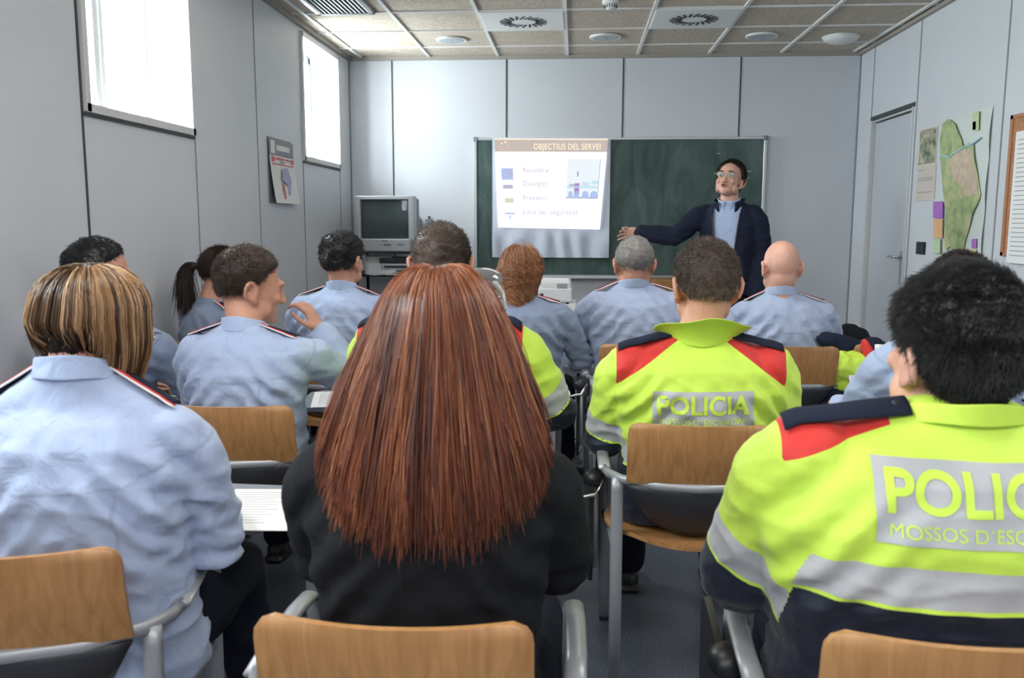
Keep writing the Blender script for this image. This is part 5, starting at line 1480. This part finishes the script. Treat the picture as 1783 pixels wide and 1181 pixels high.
# ---------- third row
P = dict(loc=(.30, 4.27, 0), rz=0, label='person with close cropped grey hair in light blue shirt, third row', shw=.205, shy=-.06, shz=1.0, vb=.008,
         head=dict(c=(-.015, -.04, 1.175), pitch=4, k=1.05, wide=1.06), loose=.024, fold=.008, seed=71, cloth=M_SHIRT3, girth=1.15, sleeve=1.08, collar=dict(h=.045, rx=.078, ry=.074), neckb=(-.02, -.05, 1.085), **arms(.315, .10, .72, .24, .32, .70))
root, body, bvh, top, sb, h = build_person(P)
short_hair(h, bvh, root, H_GREY, thick=.006, length=.007, count=6000, front=.32, nape=-.55, rad=.0006, seed=73, comb=.4, tint=lambda d: max(-.2, min(.1, d.z * .8)))

P = dict(loc=(1.01, 4.27, 0), rz=0, label='bald person in light blue shirt, third row near the door', shw=.20, shy=-.06, shz=.965, vb=.008, skin=M_SKINP,
         head=dict(c=(-.02, -.05, 1.165), pitch=6, yaw=2, k=1.04, wide=1.02), loose=.02, fold=.007, seed=81, cloth=M_SHIRT3, girth=1.1, nr=.062, collar=dict(h=.045, rx=.078, ry=.074), neckb=(-.02, -.05, 1.055), **arms(.285, .08, .70, .22, .3, .70))
root, body, bvh, top, sb, h = build_person(P)

P = dict(loc=(-1.125, 4.06, 0), rz=0, label='person with dark wavy hair in light blue shirt before the television', shw=.20, shy=-.06, shz=.995, vb=.008,
         head=dict(c=(.01, -.03, 1.19), pitch=3, yaw=-16, k=1.05, wide=1.04), loose=.018, fold=.007, seed=91, cloth=M_SHIRT, girth=1.08, collar=dict(h=.05), neckb=(.01, -.05, 1.075), **arms(.285, .08, .72, .22, .3, .70))
root, body, bvh, top, sb, h = build_person(P)
short_hair(h, bvh, root, H_BLACK, thick=.014, length=.015, count=7000, front=.32, nape=-.62, rad=.0008, seed=93, comb=.6, rough=.006,
           tint=lambda d: .35 if (d.z > .5 and d.x < -.15) else 0)

P = dict(loc=(-.245, 4.14, 0), rz=-4, label='person with curly copper ponytail in grey blue shirt, third row', shw=.18, shy=-.05, shz=.955, vb=.008,
         head=dict(c=(-.02, -.01, 1.13), pitch=6, k=.98), loose=.022, fold=.007, seed=101, cloth=M_SHIRT2, girth=1.05, collar=dict(h=.035), **arms(.27, .08, .70, .2, .3, .70))
root, body, bvh, top, sb, h = build_person(P)
def env_c(z, az, t): return (.100 * (1 - .45 * t ** 1.6), .098 * (1 - .35 * t) , .0, -.02 - .03 * t)
def ends_c(az):
    a = (math.degrees(az) % 360); db = abs((a - 270 + 180) % 360 - 180); return .985 + .05 * min(1, (db / 80) ** 2)
envelope_hair(h, bvh, root, H_CURL, (.094, .112, .108), env_c, ends_c, 3400, 15, rad=.0008, K=44, wave=.006, wfreq=30, curl=.014, clump=16, inner=.6, az_rng=(140, 400))

P = dict(loc=(-1.74, 4.02, 0), rz=-30, label='person with straight dark ponytail in grey blue shirt by the wall', shw=.165, shy=-.05, shz=.93, vb=.008,
         head=dict(c=(.02, .02, 1.125), pitch=8, yaw=-20, k=.97), loose=.014, fold=.006, seed=111, cloth=M_SHIRT2, girth=1.0, collar=dict(h=.035), **arms(.24, .08, .68, .2, .3, .70))
root, body, bvh, top, sb, h = build_person(P)
ho = short_hair(h, bvh, root, H_PONY, thick=.012, length=.03, count=6000, front=.34, nape=-.45, side=-.15, rad=.0006, seed=113, comb=.95, whorl=(0, .9, .5), rough=.001)
rm = head_basis(h); tie = Vector(h['c']) + rm @ Vector((-.02, -.118, .025))
rs = np.random.RandomState(5); pth = []
for i in range(900):
    o_ = rs.normal(size=3) * np.array([.012, .012, .008]); s1 = rs.normal(size=3) * .012
    wdir = rm @ Vector((-.35, -1, 0)); pts = []
    L_ = rs.uniform(.16, .27)
    for q in range(12):
        t = q / 11; p_ = np.array(tuple(tie)) + o_ * (.5 + 1.3 * t) + np.array(tuple(wdir)) * (.055 * math.sin(min(1, t * 1.8) * 1.57)) + np.array([0, 0, .018 * math.sin(t * 6) * (t < .5) - L_ * t ** 1.4]) + s1 * t
        pts.append(p_)
    pth.append(pts)
V_, F_, T_ = strands(np.array(pth), .0011 * np.array([1] * 9 + [.8, .5, .2])[None, :], rs.rand(900))
from_np('ponytail', V_, F_, H_PONY, root, attrs={'tint': T_})
MB().ell(tie + Vector((0, 0, .002)), (.018, .018, .014)).build('hair_tie', M_BLACK, root, True)

# ---------- presenter
def face_shape(V, N, h, rm, k):
    c = np.array(tuple(h['c'])); RM = np.array([list(r_) for r_ in rm]); L_ = (V - c) @ RM / k  # head axes
    def g(p, s, amt, ax=1):
        q = (L_ - np.array(p)) / np.array(s); return amt * np.exp(-(q ** 2).sum(1))
    dy = np.zeros(len(V))
    for s in (-1, 1): dy += g((s * .033, .092, .004), (.018, .03, .012), -.011); dy += g((s * .045, .080, -.03), (.02, .03, .016), .004)
    dy += g((0, .10, -.062), (.016, .03, .006), -.010); dy += g((0, .10, -.052), (.018, .03, .005), .005); dy += g((0, .10, -.073), (.016, .03, .006), .005)
    dy += g((0, .10, .022), (.05, .03, .008), .003)
    Lp = L_.copy(); Lp[:, 1] += dy
    return Lp @ RM.T * k + c
PL = (1.02, 5.92, 0)
HZ = .90
P = dict(loc=PL, rz=180 - 20, label='presenter in dark navy jacket and glasses pointing towards the projected slide', shw=.172, shy=.0, shz=1.452, hipz=HZ, hipy=0, neckb=(.0, .012, 1.525),
         head=dict(c=(.0, .03, 1.655), pitch=-16, yaw=-6, roll=-4, k=1.02), vb=.0048, vc=.008, loose=.024, fold=.006, seed=121, kind='coat', cloth=M_NAVY, girth=1.06, sleeve=1.05, skin=M_SKINP, epaulette=False, collar=None, face=face_shape,
         legs=[(Vector((s * .09, 0, .93)), Vector((s * .11, .02, .50)), Vector((s * .13, 0, .085))) for s in (-1, 1)], hemz=.78, trousers=M_TROUS,
         cut=lambda c: (c[:, 1] > .02) & (np.abs(c[:, 0] + .0) < .030 + .058 * np.clip((c[:, 2] - .85) / .6, 0, 1) ** 1.0) ,
         armR=dict(e=(.335, .12, 1.285), w=(.575, .14, 1.31), d=(1, .08, .02), n=(0, .9, -.3), t=-1, curl=16, point=True, spread=13), armL=dict(e=(-.225, -.02, 1.16), w=(-.21, .09, .90), d=(.1, .25, -1), n=(1, .1, 0), t=1, curl=35))
root, body, bvh, top, sb, h = build_person(P)
# lighter shirt under the jacket
Q = dict(P); Q['shw'] = .158
mb = MB(); mb.loft(torso_secs(Q, .006)); V, N, F = remesh(mb, .008, 4); V += N * (.003 * vnoise(V, (8, 8, 5), 9))[:, None]
from_np('shirt', V, F, M_SHIRT, root, attrs={'seam': np.maximum(0, 1 - np.abs(V[:, 0]) / .004) * (V[:, 1] > 0)})
# shirt collar wings and jacket collar
def ringcollar(name, base, rx, ry, hh, m, gap, tilt=0, flare=.15, parent=root, th=.004):
    vs = []; fs = []; nn = 40; rows = 6
    for j in range(rows):
        v = j / (rows - 1)
        for i in range(nn + 1):
            a = R(90 + gap) + (R(360 - 2 * gap)) * i / nn; fr = .5 + .5 * math.sin(a); rr = 1 + flare * v
            vs.append((base[0] + rx * rr * math.cos(a), base[1] + ry * rr * math.sin(a) + tilt * fr, base[2] + hh * v - .045 * fr ** 2 * (1 - .2 * v)))
    for j in range(rows - 1):
        for i in range(nn): a = j * (nn + 1) + i; fs.append((a, a + 1, a + nn + 2, a + nn + 1))
    o = from_np(name, vs, fs, m, parent, attrs={'seam': [0] * len(vs)}); o.modifiers.new('s', 'SOLIDIFY').thickness = th; return o
ringcollar('shirt_collar', (0, .012, 1.505), .066, .068, .045, M_SHIRT, 16, .012)
ringcollar('jacket_collar', (0, .008, 1.485), .092, .085, .055, M_NAVY, 34, .02, .12)
mb = MB()
for s in (-1, 1):
    pts = []
    for i in range(14):
        z = 1.44 - i * .045; x = s * (.032 + .058 * min(1, max(0, (z - .85) / .6))); hit = sb.ray_cast(Vector((x, .6, z)), Vector((0, -1, 0))); pts.append((x, (hit[0].y if hit[0] else .12) + .002, z))
    mb.tube(pts, .004, 6)
mb.build('zip_edge', mat('zip_brown', (.05, .03, .02), .5), root, True)
short_hair(h, bvh, root, H_DKBR, thick=.016, length=.018, count=6000, front=.52, nape=-.85, side=-.30, rad=.0006, seed=123, comb=.7)
rm = head_basis(h); k = h['k']; T_ = lambda p: Vector(h['c']) + rm @ (Vector(p) * k)
for s in (-1, 1):
    e = MB().ell(T_((s * .033, .083, .004)), (.013, .013, .011)).build('eye', M_EYEW, root, True); MB().ell(T_((s * .033, .094, .003)), (.005, .003, .005)).build('iris', M_EYED, e, True)
    mb = MB(); mb.tube([T_((s * .014, .104, .024)), T_((s * .033, .103, .030)), T_((s * .054, .088, .025))], [.003, .004, .002], 8, flat=(1, 1)); mb.build('eyebrow', M_EYED if 0 else mat('brow', (.03, .02, .015), .8), root, True)
mb = MB(); mb.tube([T_((math.cos(R(a)) * .016, .104 - .004 * abs(math.cos(R(a))), -.063 + .009 * math.sin(R(a)))) for a in range(0, 361, 24)], .0042 * k, 8); mb.build('lips', M_LIP, root, True)
MB().ell(T_((0, .099, -.063)), (.013, .006, .0075), rm).build('open_mouth', M_MOUTH, root, True)
glasses(h, root, lens=True)
